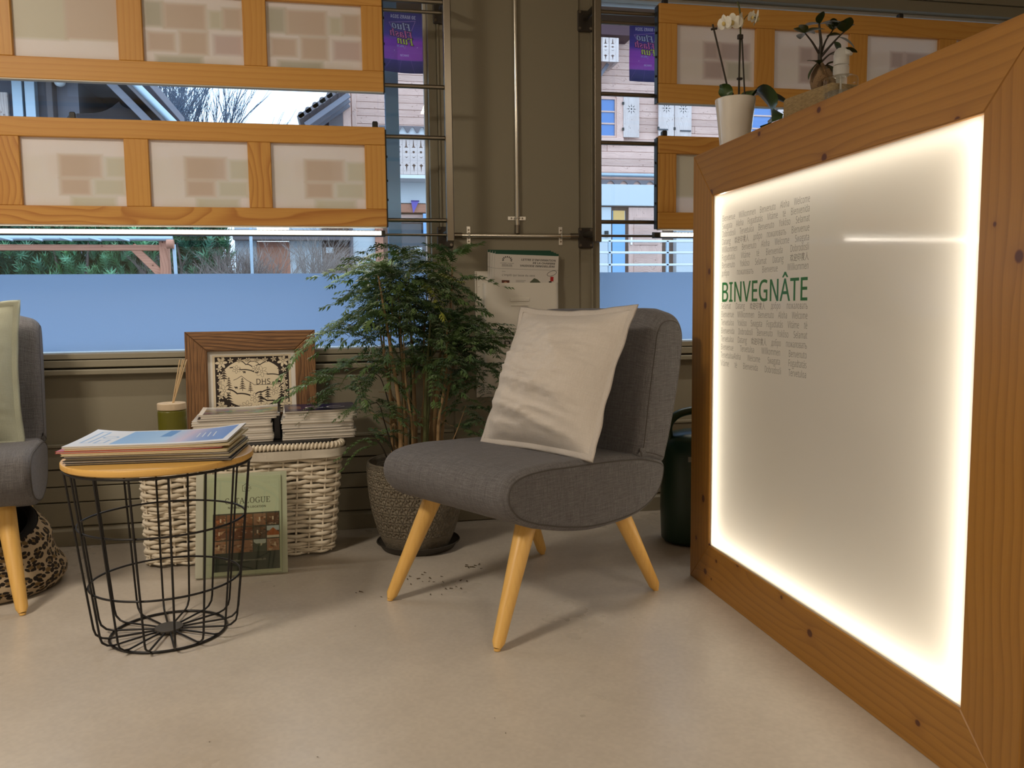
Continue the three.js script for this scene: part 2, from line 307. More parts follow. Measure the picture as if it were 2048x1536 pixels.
// ceiling lamps: glowing diffuser and the light it gives
for (const L of LAMPS) {
  const [w, d] = L.size, t = thing('ceiling_light', L.label, 'ceiling light', null, [L.at[0], 2.5, L.at[2]]);
  P('lamp_frame', [box(w + 0.04, 0.03, 0.02, 0, -0.016, d / 2 + 0.01), box(w + 0.04, 0.03, 0.02, 0, -0.016, -d / 2 - 0.01), box(0.02, 0.03, d, w / 2 + 0.01, -0.016, 0), box(0.02, 0.03, d, -w / 2 - 0.01, -0.016, 0)], M.whitePaint, t);
  P('diffuser', box(w, 0.02, d, 0, -0.012, 0), M.lampGlow, t);
  const a = new THREE.RectAreaLight(new THREE.Color().setRGB(...L.color), L.power, w, d); a.position.set(0, -0.026, 0); a.rotation.x = -PI / 2; t.add(a);
}

// ------------------------------------------------------------------ display racks, boards, LED strips
function rack(xs, railLabel) {
  const t = thing('steel_display_rack', railLabel, 'display rack');
  for (const x of xs) {
    P('rail', grain(bb(x - 0.0125, x + 0.0125, 1.0, 2.2, 0.135, 0.165, 0.003), 'y'), M.steel, t);
    for (const y of [1.036, 1.8]) {
      const b = P('wall_bracket', rod(V(x, y, 0.012), V(x, y - 0.004, 0.14), 0.011, 10), M.bracket, t);
      P('bracket_plate', box(0.058, 0.074, 0.01, x, y - 0.01, 0.0055, 0.012, 2), M.bracket, b);
      each('screw', [[-0.02, 0.02], [0.02, 0.02], [-0.02, -0.036], [0.02, -0.036]].map(([u, v]) => rod(V(x + u, y + v, 0.009), V(x + u, y + v, 0.013), 0.005, 8)), M.steel, b);
    }
  }
  for (const y of [1.07, 1.34, 1.504, 1.775]) P('rung', rod(V(xs[0], y, 0.15), V(xs[1], y, 0.15), 0.0072, 10), M.steel, t);
  P('rung', rod(V(xs[0], 1.022, 0.15), V(xs[1], 1.022, 0.15), 0.0045, 8), M.steel, t);
  P('rung', rod(V(xs[0], 1.752, 0.12), V(xs[1], 1.752, 0.12), 0.006, 8), M.steel, t);
  return t;
}
rack([0.355, -1.575], 'left steel ladder rack with rungs before the big window');
rack([0.869, 2.8], 'right steel ladder rack with rungs beside the wooden desk');

// the printed sheets seen through the frosted panes: soft blocks of colour
const sheets = [0, 1, 2, 3].map((k) => canvasTex(512, 356, (g, w, h) => {
  const r = rng(90 + k); g.fillStyle = '#fbf6f5'; g.fillRect(0, 0, w, h);
  const blocks = k === 0 ? [[0, 0, 0.5, 0.72, '#c9c0a0'], [0.5, 0.02, 0.5, 0.68, '#c3a98c']]
    : k === 1 ? [[0.02, 0.1, 0.18, 0.36, '#b3ad90'], [0.22, 0.12, 0.4, 0.36, '#bb9f86'], [0.8, 0.15, 0.18, 0.3, '#bfb095'], [0.05, 0.55, 0.26, 0.26, '#c5ad96'], [0.36, 0.52, 0.27, 0.32, '#bb9e86'], [0.7, 0.55, 0.28, 0.28, '#c8b29c'], [0.12, 0.88, 0.45, 0.12, '#b6ae95'], [0.66, 0.2, 0.12, 0.25, '#c9bba2']]
      : k === 2 ? [[0.36, 0.25, 0.4, 0.32, '#d3b698'], [0.8, 0.28, 0.2, 0.28, '#c9c4a4'], [0.36, 0.6, 0.28, 0.22, '#d4b698'], [0.68, 0.6, 0.3, 0.22, '#cfb9a0'], [0.46, 0.86, 0.42, 0.14, '#c6bc9c']]
        : [[0.36, 0.27, 0.17, 0.26, '#a89a92'], [0.56, 0.27, 0.36, 0.26, '#a4938c'], [0.36, 0.58, 0.24, 0.28, '#a69a92'], [0.64, 0.58, 0.3, 0.28, '#ada199']];
  for (const [x, y, bw, bh, c] of blocks) for (let i = 0; i < 18; i++) { const s = (i / 17 - 0.5) * 0.06; g.globalAlpha = 0.036; g.fillStyle = c; g.fillRect((x - s) * w, (y - s) * h, (bw + 2 * s) * w, (bh + 2 * s) * h); }
  g.globalAlpha = 1;
}));
const paneMat = sheets.map((m) => std({ map: m, transmission: 0.3, roughness: 0.92, thickness: 0, clearcoat: 0.5, clearcoatRoughness: 0.35 }));
function displayBoard(x0, dir, y0, y1, oy0, oy1, kinds, label, mats) {
  // x0: inner end, dir -1 goes left, +1 goes right; four openings 0.292 wide on a 0.362 pitch
  const t = thing('window_display_board', label, 'display board', null, [x0, y0, 0.165]), H = y1 - y0, a = oy0 - y0, b = oy1 - y0, TH = 0.035;
  const span = (u0, u1, v0, v1, z0, z1, r) => bb(Math.min(dir * u0, dir * u1), Math.max(dir * u0, dir * u1), v0, v1, z0, z1, r), Lt = 1.51;
  P('bottom_rail', grain(span(0, Lt, 0.003, a, 0, TH), 'x'), mats[1], t);
  P('top_rail', grain(span(0, Lt, b, H, 0, TH), 'x'), mats[0], t);
  const edges = [0]; for (let k = 0; k < 4; k++) edges.push(0.066 + k * 0.362, 0.066 + k * 0.362 + 0.292); edges.push(Lt);
  for (let k = 0; k < 5; k++) P('stile', grain(span(edges[2 * k], edges[2 * k + 1], a, b, 0.001, TH - 0.0012, 0.002), 'y'), k % 2 ? mats[1] : mats[0], t);
  for (let k = 0; k < 4; k++) {
    const u0 = edges[2 * k + 1], u1 = edges[2 * k + 2], g = box(Math.abs(u1 - u0) + 0.004, b - a + 0.004, 0.004, dir * (u0 + u1) / 2, (a + b) / 2, 0.018, 0);
    P('frosted_pane', g, paneMat[kinds[k]], t);
  }
  for (const u of [0, Lt]) {
    const e = P('end_bracket', span(u - 0.004, u + 0.002, 0.004, H - 0.006, 0, TH - 0.008, 0.001), M.endBracket, t);
    if (!u) each('screw', [0.12, 0.2, 0.3].map((q) => rod(V(dir * -0.007, H * q * 2.4, 0.013), V(dir * -0.002, H * q * 2.4, 0.013), 0.004, 8)), M.black, e);
  }
  for (const u of [0.03, 0.935]) P('hanger_clip', extrude(poly([[-0.009, 0], [0.009, 0], [0.009, 0.018], [0.006, 0.022], [-0.006, 0.022], [-0.009, 0.018]]), 0.02, 0.002).translate(dir * u - (u < 0.1 ? dir * -0.0 : 0), H, -0.004), M.black, t);
  P('edge_profile', span(0.002, Lt - 0.002, 0, 0.004, 0.012, TH - 0.001, 0.001), M.ledProfile, t);
  return t;
}
displayBoard(0.143, -1, 1.04, 1.36, 1.1, 1.303, [2, 2, 2, 0], 'lower left wooden display board with frosted panes above a lit strip', [M.pine, M.pineC]);
displayBoard(0.143, -1, 1.467, 1.8, 1.535, 1.735, [1, 1, 0, 1], 'upper left wooden display board with darker blurred sheets behind its panes', [M.pine, M.pine]);
displayBoard(1.075, 1, 1.04, 1.36, 1.1, 1.3, [0, 3, 3, 3], 'lower right wooden display board mostly hidden behind the desk corner', [M.pineC, M.pine]);
displayBoard(1.075, 1, 1.467, 1.8, 1.535, 1.735, [3, 3, 3, 3], 'upper right wooden display board behind the orchid and the bonsai', [M.pine, M.pine]);
function ledStrip(x0, x1, label) {
  const t = thing('led_strip_light', label, 'strip light', null, [0, 1.022, 0.18]), n = Math.round((x1 - x0) / 0.0125), w = x1 - x0;
  P('housing', [bb(x0 - 0.03, x1 + 0.012, -0.009, -0.006, -0.016, 0.016, 0.001), bb(x0 - 0.03, x1 + 0.012, -0.006, 0.012, -0.016, -0.012, 0.001), bb(x0 - 0.03, x0 - 0.01, -0.006, 0.008, -0.012, 0.008, 0.002)], M.bracket, t);
  const s = P('diode_strip', bb(x0, x1, -0.004, 0.01, -0.0115, -0.006, 0.001), M.ledTape, t);
  const one = new THREE.SphereGeometry(0.0052, 6, 4).scale(1, 1, 0.8), gs = []; for (let k = 0; k < n; k++) gs.push(one.clone().translate(x0 + (k + 0.5) * w / n, 0.004, -0.004));
  P('diodes', merge(gs), M.ledGlow, s).userData.kind = 'stuff';
  const a = new THREE.RectAreaLight(new THREE.Color().setRGB(1, 0.9, 0.76), LED_POWER, w, 0.014); a.position.set((x0 + x1) / 2, -0.012, 0.012); t.add(a); t.updateMatrixWorld(true); a.lookAt(t.localToWorld(V((x0 + x1) / 2, -1.0, 0.42)));
}
ledStrip(-1.36, 0.125, 'glowing diode strip under the lower left display board');
ledStrip(1.095, 2.56, 'glowing diode strip under the lower right display board');

// steel tubes on the pillar
function conduit(a, b, clamps, label) {
  const t = thing('steel_tube', label, 'steel tube'), A = V(...a), B = V(...b), dir = B.clone().sub(A).normalize();
  P('tube', rod(A, B, 0.0085, 14), M.chrome, t);
  each('end_sleeve', [rod(A, A.clone().addScaledVector(dir, 0.03), 0.0098, 14), rod(B.clone().addScaledVector(dir, -0.03), B, 0.0098, 14)], M.steel, t);
  for (const c of clamps) {
    const p = A.clone().lerp(B, c), side = V(-dir.y, dir.x, 0), k = P('clamp', [...[-1, 1].map((s) => box(Math.abs(side.x) > 0.5 ? 0.026 : 0.014, Math.abs(side.x) > 0.5 ? 0.014 : 0.026, 0.003, p.x + side.x * s * 0.02, p.y + side.y * s * 0.02, 0.0095, 0.0065, 3)), new THREE.TorusGeometry(0.0105, 0.0018, 6, 16, PI).rotateX(0).applyMatrix4(new THREE.Matrix4().makeBasis(side, V(0, 0, 1), dir)).translate(p.x, p.y, 0.017)], M.zinc, t);
    each('screw', [-1, 1].map((s) => rod(V(p.x + side.x * s * 0.02, p.y + side.y * s * 0.02, 0.0105), V(p.x + side.x * s * 0.02, p.y + side.y * s * 0.02, 0.0125), 0.0035, 8)), M.steel, k);
  }
}
conduit([0.613, 1.04, 0.017], [0.613, 1.94, 0.017], [0.06], 'thin upright steel tube on the olive pillar between the windows');
conduit([0.383, 1.032, 0.017], [0.838, 1.032, 0.017], [0.12, 0.86], 'short level steel tube across the olive pillar on two clamps');

// ------------------------------------------------------------------ upholstered chairs
// a slab with the given side profile [z, y] across the width, edges rounded in towards the sides
function slab(profile, hw, round, { cols = 14, topDrop = 0, res = 10 } = {}) {
  const curve = new THREE.SplineCurve([...profile, profile[0]].map(([a, b]) => new THREE.Vector2(a, b))), N = profile.length * res;
  const pts = curve.getPoints(N).slice(0, N), c = pts.reduce((s, p) => s.add(p), new THREE.Vector2()).divideScalar(N);
  const nrm = pts.map((p, i) => { const a = pts[(i + N - 1) % N], b = pts[(i + 1) % N], t = b.clone().sub(a).normalize(); let n = new THREE.Vector2(t.y, -t.x); if (n.dot(p.clone().sub(c)) < 0) n.negate(); return n; });
  const left = []; for (let i = 0; i <= 8; i++) { const q = (i / 8) * PI / 2; left.push([-hw + round * (1 - Math.sin(q)), round * (1 - Math.cos(q))]); }
  left.reverse();                                   // from the outer side (x = -hw, inset = round) inwards
  const sec = [...left]; for (let i = 1; i < cols; i++) sec.push([lerp(-hw + round, hw - round, i / cols), 0]); for (const [x, d] of [...left].reverse()) sec.push([-x, d]);
  let area = 0; pts.forEach((p, i) => { const q = pts[(i + 1) % N]; area += p.x * q.y - q.x * p.y; }); const WIND = area < 0;
  const pos = [], uv = [], idx = []; let len = 0; const L = pts.map((p, i) => (len += i ? p.distanceTo(pts[i - 1]) : 0));
  const put = (x, d) => { for (let i = 0; i <= N; i++) { const k = i % N, p = pts[k], n = nrm[k]; let y = p.y - n.y * d; const z = p.x - n.x * d; if (topDrop) y -= topDrop * sstep(hw * 0.72, hw * 1.02, Math.abs(x)) * sstep(0.5, 0.74, y); pos.push(x, y, z); uv.push(x, L[k] + (i === N ? len : 0)); } };
  for (const [x, d] of sec) put(x, d);
  for (let j = 0; j < sec.length - 1; j++) for (let i = 0; i < N; i++) { const a = j * (N + 1) + i, b = a + 1, e = a + N + 1, f = e + 1; WIND ? idx.push(a, e, b, b, e, f) : idx.push(a, b, e, b, f, e); }
  for (const [side, j] of [[-1, 0], [1, sec.length - 1]]) {          // flat side faces
    const ring = [], at0 = pos.length / 3; for (let i = 0; i < N; i++) { const o = (j * (N + 1) + i) * 3; ring.push(new THREE.Vector2(pos[o + 2], pos[o + 1])); pos.push(pos[o], pos[o + 1], pos[o + 2]); uv.push(pos[o + 2], pos[o + 1]); }
    for (const [a, b, e] of THREE.ShapeUtils.triangulateShape(ring, [])) { const A = ring[a], B = ring[b], E = ring[e], w = (B.x - A.x) * (E.y - A.y) - (B.y - A.y) * (E.x - A.x); (w > 0) === (side > 0) ? idx.push(at0 + a, at0 + e, at0 + b) : idx.push(at0 + a, at0 + b, at0 + e); }
  }
  const g = new THREE.BufferGeometry(); g.setAttribute('position', new THREE.Float32BufferAttribute(pos, 3)); g.setAttribute('uv', new THREE.Float32BufferAttribute(uv, 2)); g.setIndex(idx); g.computeVertexNormals();
  const seam = (side, off) => { const q = pts.map((p, i) => { let y = p.y - nrm[i].y * round * off; if (topDrop) y -= topDrop * sstep(0.5, 0.74, y); return V(side * (hw - round * 0.1), y, p.x - nrm[i].x * round * off); }); return tube(q, 0.0022, N, 5, true); };
  return { g, seam };
}
const SEAT = [[0.2, 0.27], [0.26, 0.296], [0.294, 0.334], [0.298, 0.37], [0.28, 0.398], [0.238, 0.413], [0.17, 0.417], [0.1, 0.414], [0, 0.41], [-0.1, 0.404], [-0.19, 0.394], [-0.268, 0.37], [-0.278, 0.335], [-0.255, 0.285], [-0.2, 0.25], [-0.12, 0.233], [0, 0.231], [0.1, 0.245]];
const BACK = [[-0.158, 0.392], [-0.17, 0.44], [-0.188, 0.55], [-0.208, 0.66], [-0.222, 0.73], [-0.25, 0.764], [-0.29, 0.772], [-0.332, 0.762], [-0.356, 0.728], [-0.358, 0.68], [-0.345, 0.59], [-0.318, 0.48], [-0.292, 0.4], [-0.272, 0.362], [-0.22, 0.376]];
const seatSlab = slab(SEAT, 0.246, 0.022), backSlab = slab(BACK, 0.25, 0.026, { topDrop: 0.016 });
function makeChair(label, pos, turn) {
  const t = thing('slipper_chair', label, 'chair', null, pos, turn);
  const s = P('seat', seatSlab.g, M.fabric, t); s.position.x = 0.016; P('piping', [seatSlab.seam(1, 0.6), seatSlab.seam(-1, 0.6)], M.piping, s);
  const b = P('backrest', backSlab.g, M.fabric, t); b.position.x = 0.012; P('piping', [backSlab.seam(1, 0.7), backSlab.seam(-1, 0.7)], M.piping, b);
  const legs = [[0.223, 0.294, 0.185, 0.165], [-0.223, 0.284, -0.185, 0.165], [0.22, -0.288, 0.185, -0.16], [-0.238, -0.301, -0.19, -0.16]];
  for (const [x, z, tx, tz] of legs) {
    const top = V(tx, 0.262, tz), bot = V(x, 0.006, z), d = top.clone().sub(bot).normalize(), at = (k) => bot.clone().addScaledVector(d, k);
    const g = taper([at(0), at(0.004), at(0.012), at(0.09), at(0.18), top], (u) => (u < 0.012 ? 0.009 : u < 0.03 ? 0.0135 : lerp(0.0145, 0.0255, u)), 22, 16);
    P('leg', [grain(g, 'y'), rod(V(x, 0.001, z), at(0.001), 0.008, 12)], M.beech, t);
  }
  return t;
}
const A1 = -59 * PI / 180, C1 = [0.454, 0, 0.8265], A2 = 14 * PI / 180, C2 = [-1.128, 0, 0.443];
const chair1 = makeChair('grey fabric slipper chair on splayed beech legs beside the wooden desk', C1, A1);
const chair2 = makeChair('grey fabric slipper chair cut by the left edge, under the display boards', C2, A2);

// cushions: a puffed square with a flat flange all round
function cushion(W, H, D, seed, wrinkle) {
  const n = 56, o = seed * 7.3, half = (s) => (u, v) => {
    const a = u * 2 - 1, b = v * 2 - 1, px = 1 - 0.055 * (1 - b * b), py = 1 - (b > 0 ? 0.085 : 0.04) * (1 - a * a), e = Math.pow(Math.max(0, 1 - Math.pow(Math.abs(a), 2.6)), 0.85) * Math.pow(Math.max(0, 1 - Math.pow(Math.abs(b), 2.6)), 0.85);
    const w1 = Math.pow(Math.abs(vn(a * 1.2 + o + b * 0.8, b * 5 + o + a * 0.9) - 0.5) * 2, 0.7), w2 = Math.abs(vn(a * 2 + o + 9 - b, b * 15 + o + a * 2.2) - 0.5) * 2, w3 = vn(a * 9 + o, b * 9 + 3);
    const z = D * (e * 0.92 + wrinkle * e * ((0.55 - w1) * 0.16 + (0.5 - w2) * 0.085 + (w3 - 0.5) * 0.03)) * (1 + 0.12 * -b);
    return [a * W / 2 * px, b * H / 2 * py, s * z];
  };
  const front = sheet(half(1), n, n), back = sheet((u, v) => half(-1)(1 - u, v), n, n);
  const F = 0.018, ring = [];
  const edge = (k) => { const s = Math.floor(k) % 4, q = k - Math.floor(k), a = [q * 2 - 1, 1, 1 - q * 2, -1][s], b = [-1, q * 2 - 1, 1, 1 - q * 2][s]; return [a, b]; };
  const fl = sheet((u, v) => {
    const [a, b] = edge(u * 3.99999), px = 1 - 0.055 * (1 - b * b), py = 1 - (b > 0 ? 0.085 : 0.04) * (1 - a * a), x = a * W / 2 * px, y = b * H / 2 * py, r = v < 0.5 ? v * 2 : 2 - v * 2;
    const ex = Math.abs(a) > 0.999 ? Math.sign(a) : 0, ey = Math.abs(b) > 0.999 ? Math.sign(b) : 0, wob = 0.0025 * Math.sin(u * 90 + o) * r + 0.004 * (vn(u * 40, o) - 0.5) * r;
    return [x * 0.985 + ex * F * r, y * 0.985 + ey * F * r, wob + (v < 0.5 ? 0.0018 : -0.0018)];
  }, 160, 6);
  return { body: merge([front, back]), fl };
}
const pil = cushion(0.4, 0.382, 0.1, 3, 1.7), pil2 = cushion(0.42, 0.41, 0.09, 5, 1);
function placeCushion(label, base, turn, local, rot, g, mat) {
  const t = thing('cushion', label, 'cushion'), p = V(...local).applyAxisAngle(V(0, 1, 0), turn).add(V(...base));
  t.position.copy(p); t.rotation.set(rot[0], turn + rot[1], rot[2], 'YXZ');
  P('cover', g.body, mat, t); P('flange', g.fl, mat, t); return t;
}
placeCushion('wrinkled pale linen cushion leaning on the chair beside the desk', C1, A1, [0.072, 0.594, -0.045], [-0.42, -0.02, 0.012], pil, M.pillow);
placeCushion('pale green linen cushion on the chair cut by the left edge', C2, A2, [0.0, 0.605, -0.085], [-0.27, 0.0, 0.0], pil2, M.pillowGreen);

// ------------------------------------------------------------------ wire side table
{
  const t = thing('wire_side_table', 'black wire basket side table with a round light wood top', 'side table', null, [-0.443, 0, 0.88]);
  P('table_top', grain(lathe([[0, 0.424], [0.209, 0.424], [0.2125, 0.427], [0.2125, 0.437], [0.2105, 0.44], [0, 0.44]], 72).toNonIndexed(), 'x'), M.beech, t);
  const rt = 0.206, rb = 0.163, yT = 0.42, N = 16;
  for (let k = 0; k < N; k++) {
    const a = (k + 0.3) / N * 2 * PI, c = Math.cos(a), s = Math.sin(a), p = (r, y) => V(r * c, y, r * s);
    P('wire', tube([p(rt, yT), p(lerp(rt, rb, 0.5), 0.22), p(rb + 0.002, 0.05), p(rb - 0.002, 0.026), p(rb - 0.02, 0.011), p(rb - 0.04, 0.0095), p(0.09, 0.0095), p(0.02, 0.0095)], 0.0026, 34, 6), M.wire, t);
  }
  for (const [y, r] of [[0.283, lerp(rb, rt, 0.66) - 0.004], [0.137, lerp(rb, rt, 0.26) - 0.004]]) P('ring', new THREE.TorusGeometry(r, 0.0026, 6, 72).rotateX(PI / 2).translate(0, y, 0), M.wire, t);
  P('ring', new THREE.TorusGeometry(rt, 0.0032, 6, 72).rotateX(PI / 2).translate(0, yT - 0.001, 0), M.wire, t);
  P('base_ring', new THREE.TorusGeometry(0.132, 0.0033, 6, 72).rotateX(PI / 2).translate(0, 0.0036, 0), M.wire, t);
  P('base_disc', lathe([[0, 0.006], [0.03, 0.006], [0.033, 0.008], [0.033, 0.013], [0.0315, 0.0145], [0, 0.0145]], 36), M.saucer, t, 'small grey disc at the middle of the wires');
}

// ------------------------------------------------------------------ magazines
const ORD = ['lowest', 'second', 'third', 'fourth', 'fifth', 'sixth', 'seventh', 'eighth', 'ninth', 'tenth', 'eleventh', 'twelfth', 'thirteenth', 'fourteenth'];
// one magazine: pages block and folded cover; curl lifts the right far corner
function magazine(label, group, pos, turn, W, D, th, cover, { topMap = null, curl = 0, seed = 1, sag = 0, edge = 0.0007 } = {}) {
  const t = thing('magazine', label, 'magazine', group, pos, turn), r = rng(seed);
  const lift = (u, v) => curl * Math.pow(clamp((u - 0.55) / 0.45), 2) * (0.35 + 0.65 * v) + curl * 0.5 * Math.pow(clamp((0.25 - u) / 0.25), 2) * v * v - sag * Math.sin(PI * u);
  const block = (y0, y1, inset) => {
    const S = (y, up) => sheet((u, v) => { const x = (u - 0.5) * (W - inset), z = (0.5 - v) * (D - inset); return [x, y + lift(u, v), z]; }, 14, 6);
    const top = S(y1), bot = S(y0); bot.setIndex([...bot.index.array].map((_, i, A) => A[i - (i % 3) + [0, 2, 1][i % 3]])); bot.computeVertexNormals();
    const rim = sheet((u, v) => { const k = u * 4, s = Math.min(3, Math.floor(k)), q = k - s, uu = [q, 1, 1 - q, 0][s], vv = [0, q, 1, 1 - q][s]; return [(uu - 0.5) * (W - inset), lerp(y0, y1, v) + lift(uu, vv), (0.5 - vv) * (D - inset)]; }, 56, 1);
    return { top, bot, rim };
  };
  const ct = edge, pg = block(ct, th - ct, 0.003), c1 = block(th - ct, th, 0), c0 = block(0, ct, 0);
  P('pages', merge([pg.top, pg.bot, pg.rim]), M.pages, t);
  P('cover', merge([c0.top, c0.bot, c0.rim, c1.bot, c1.rim, ...(topMap ? [] : [c1.top])]), cover, t);
  if (topMap) P('front_cover', c1.top, topMap, t);
  return t;
}
const coverBlue = std({ roughness: 0.28, map: canvasTex(1024, 768, (g, w, h) => {
  g.fillStyle = '#e9edf4'; g.fillRect(0, 0, w, h);
  const a = g.createLinearGradient(0.2 * w, 0, w, 0); a.addColorStop(0, '#7fb2ea'); a.addColorStop(0.45, '#a9cdf2'); a.addColorStop(0.6, '#d3c3dc'); a.addColorStop(0.75, '#7d9fe0'); a.addColorStop(1, '#3f7fd8');
  g.fillStyle = a; g.fillRect(0.26 * w, 0.05 * h, 0.7 * w, 0.86 * h);
  g.fillStyle = '#4d8fd2'; g.beginPath(); g.moveTo(0.5 * w, 0.05 * h); g.lineTo(0.57 * w, 0.05 * h); g.lineTo(0.57 * w, 0.5 * h); g.lineTo(0.5 * w, 0.5 * h); g.fill();
  g.strokeStyle = '#8fb4dd'; g.lineWidth = 14; g.strokeRect(0.06 * w, 0.12 * h, 0.05 * w, 0.66 * h); g.beginPath(); g.arc(0.18 * w, 0.45 * h, 0.06 * h, 0, 7); g.stroke(); g.strokeRect(0.15 * w, 0.62 * h, 0.06 * w, 0.2 * h);
  g.strokeStyle = '#dbe8f8'; g.lineWidth = 8; for (let i = 0; i < 4; i++) { g.beginPath(); g.moveTo((0.74 + i * 0.035) * w, 0.35 * h); g.lineTo((0.76 + i * 0.035) * w, 0.66 * h); g.stroke(); }
}) });
{
  const covers = [M.coverDark, M.coverDark, M.coverCream, M.coverDark, M.coverCream, M.coverRed, M.coverCream, M.coverWhite], r = rng(41); let y = 0.4405;
  const tone = ['dark', 'dark', 'cream', 'dark', 'cream', 'red', 'cream'];
  for (let k = 0; k < 8; k++) {
    const top = k === 7, th = top ? 0.0042 : 0.0052;
    magazine(top ? 'topmost magazine with a pale blue cover on the wire side table' : `${ORD[k]} magazine from the bottom, ${tone[k]} cover, in the pile on the wire table`, 'magazines on the wire side table', [-0.437 + (r() - 0.5) * 0.012 + (top ? -0.002 : k === 5 ? -0.012 : 0), y, 0.898 + (r() - 0.5) * 0.01], -0.07 + (r() - 0.5) * 0.04, 0.355, 0.222, th, covers[k], { curl: top ? 0.014 : k > 4 ? 0.006 : 0, topMap: top ? coverBlue : null, seed: 50 + k, edge: 0.0013 });
    y += th + 0.0002 + (k > 4 ? 0.0 : 0);
  }
}

// ------------------------------------------------------------------ wicker basket with what stands on it
const BK = { c: V(-0.345, 0, 0.19), turn: 3.6 * PI / 180, hx: 0.278, hz: 0.135, rc: 0.045 };
{
  const t = thing('wicker_basket', 'white wicker storage basket with a folded cream cloth liner', 'basket', null, [BK.c.x, 0, BK.c.z], BK.turn);
  const { hx, hz, rc } = BK, per = 4 * (hx - rc) + 4 * (hz - rc) + 2 * PI * rc;
  // point on the rounded rectangle at arc length s, offset outwards by o, at height y (flaring to the right)
  const at = (s, o, y) => {
    s = ((s % per) + per) % per; const segs = [[2 * (hx - rc), 0], [PI / 2 * rc, 1], [2 * (hz - rc), 0], [PI / 2 * rc, 1], [2 * (hx - rc), 0], [PI / 2 * rc, 1], [2 * (hz - rc), 0], [PI / 2 * rc, 1]];
    let x = -(hx - rc), z = hz, a = 0, nx, nz;
    for (const [L, arc] of segs) {
      if (s <= L + 1e-9) { if (!arc) { x += Math.cos(a) * s; z += -Math.sin(a) * s; nx = Math.sin(a); nz = Math.cos(a); } else { const q = s / rc, cx = x - Math.sin(a) * rc, cz = z - Math.cos(a) * rc; nx = Math.sin(a + q); nz = Math.cos(a + q); x = cx + nx * rc; z = cz + nz * rc; } break; }
      s -= L; if (!arc) { x += Math.cos(a) * L; z += -Math.sin(a) * L; } else { const cx = x - Math.sin(a) * rc, cz = z - Math.cos(a) * rc; a += PI / 2; x = cx + Math.sin(a) * rc; z = cz + Math.cos(a) * rc; }
    }
    x += nx * o; z += nz * o; const f = y / 0.35;
    return V(x + (x > 0 ? 0.034 * f * x / hx : 0.004 * f * x / hx), y, z + 0.012 * f * z / hz);
  };
  const NS = 40, pitch = per / NS, r = rng(12);
  for (let k = 0; k < NS; k++) P('stake', rod(at(k * pitch, 0, 0.008), at(k * pitch, 0, 0.345), 0.0036, 6), M.wicker, t);
  const rows = 23;
  for (let j = 0; j < rows; j++) {
    const y = 0.012 + j * 0.0142, fine = j === 10 || j === 11 || j < 2, pts = [], n = NS * 4, ph = j % 2 ? PI : 0, sl = r() * 6;
    for (let i = 0; i < n; i++) { const s = (i / n) * per; pts.push(at(s, 0.0062 * Math.cos(PI * s / pitch + ph), y + 0.0022 * Math.sin(PI * s / pitch * 0.5 + sl) + 0.0012 * Math.sin(s * 37 + j))); }
    P('strand', tube(pts, fine ? 0.0044 : 0.0066, n * 2, 6, true), M.wicker, t);
    if (fine) { const q = pts.map((p, i) => at(i / n * per, -0.0062 * Math.cos(PI * (i / n) * per / pitch + ph), p.y + 0.007)); P('strand', tube(q, 0.0042, n * 2, 5, true), M.wicker, t); }
  }
  const rimPts = []; for (let i = 0; i < 90; i++) rimPts.push(at(i / 90 * per, 0.002, 0.353));
  P('rim', tube(rimPts, 0.0072, 160, 8, true), M.wicker, t);
  const wraps = Math.round(per / 0.0105), coil = []; for (let i = 0; i < wraps * 6; i++) { const s = i / (wraps * 6) * per, q = i / 6 * 2 * PI, p = at(s, 0.002 + 0.0088 * Math.cos(q), 0.353 + 0.0088 * Math.sin(q)); coil.push(p); }
  P('rim_wrap', tube(coil, 0.0042, wraps * 8, 5, true), M.wicker, t);
  const skirt = (o, d) => sheet((u, v) => { const s = u * per, low = 0.31 + 0.012 * Math.sin(u * 9 + 1) + 0.02 * sstep(0.17, 0.36, u) * (1 - sstep(0.42, 0.6, u)); const y = lerp(0.343, low, v); const p = at(s, o + 0.004 * v * (0.5 + vn(u * 30, v * 2)) + 0.004 * Math.sin(u * 70) * v, y); return [p.x, p.y, p.z]; }, 140, 6);
  P('liner', [skirt(0.0145), skirt(0.0165)], M.liner, t);
  P('inner_board', grain(box(2 * hx - 0.012, 0.012, 2 * hz - 0.02, 0.012, 0.3598, 0, 0.004), 'x'), M.black, t, 'dark board closing the basket top');
}
const onBasket = (x, y, z) => { const p = V(x, 0, z).applyAxisAngle(V(0, 1, 0), BK.turn).add(BK.c); return [p.x, y, p.z]; };
const coverGrey = std({ roughness: 0.3, map: canvasTex(512, 512, (g, w, h) => {
  const a = g.createLinearGradient(0, 0, 0, h); a.addColorStop(0, '#cfcfce'); a.addColorStop(0.4, '#8d8984'); a.addColorStop(1, '#5d5650'); g.fillStyle = a; g.fillRect(0, 0, w, h); const r = rng(3);
  for (let i = 0; i < 60; i++) { g.fillStyle = `rgba(${40 + r() * 160 | 0},${40 + r() * 150 | 0},${40 + r() * 140 | 0},0.5)`; g.fillRect(r() * w, h * (0.3 + r() * 0.6), 20 + r() * 60, 10 + r() * 70); }
  g.fillStyle = '#ece8e2'; g.fillRect(0, 0, w, 40); g.fillRect(0, 0, 30, h);
}) });
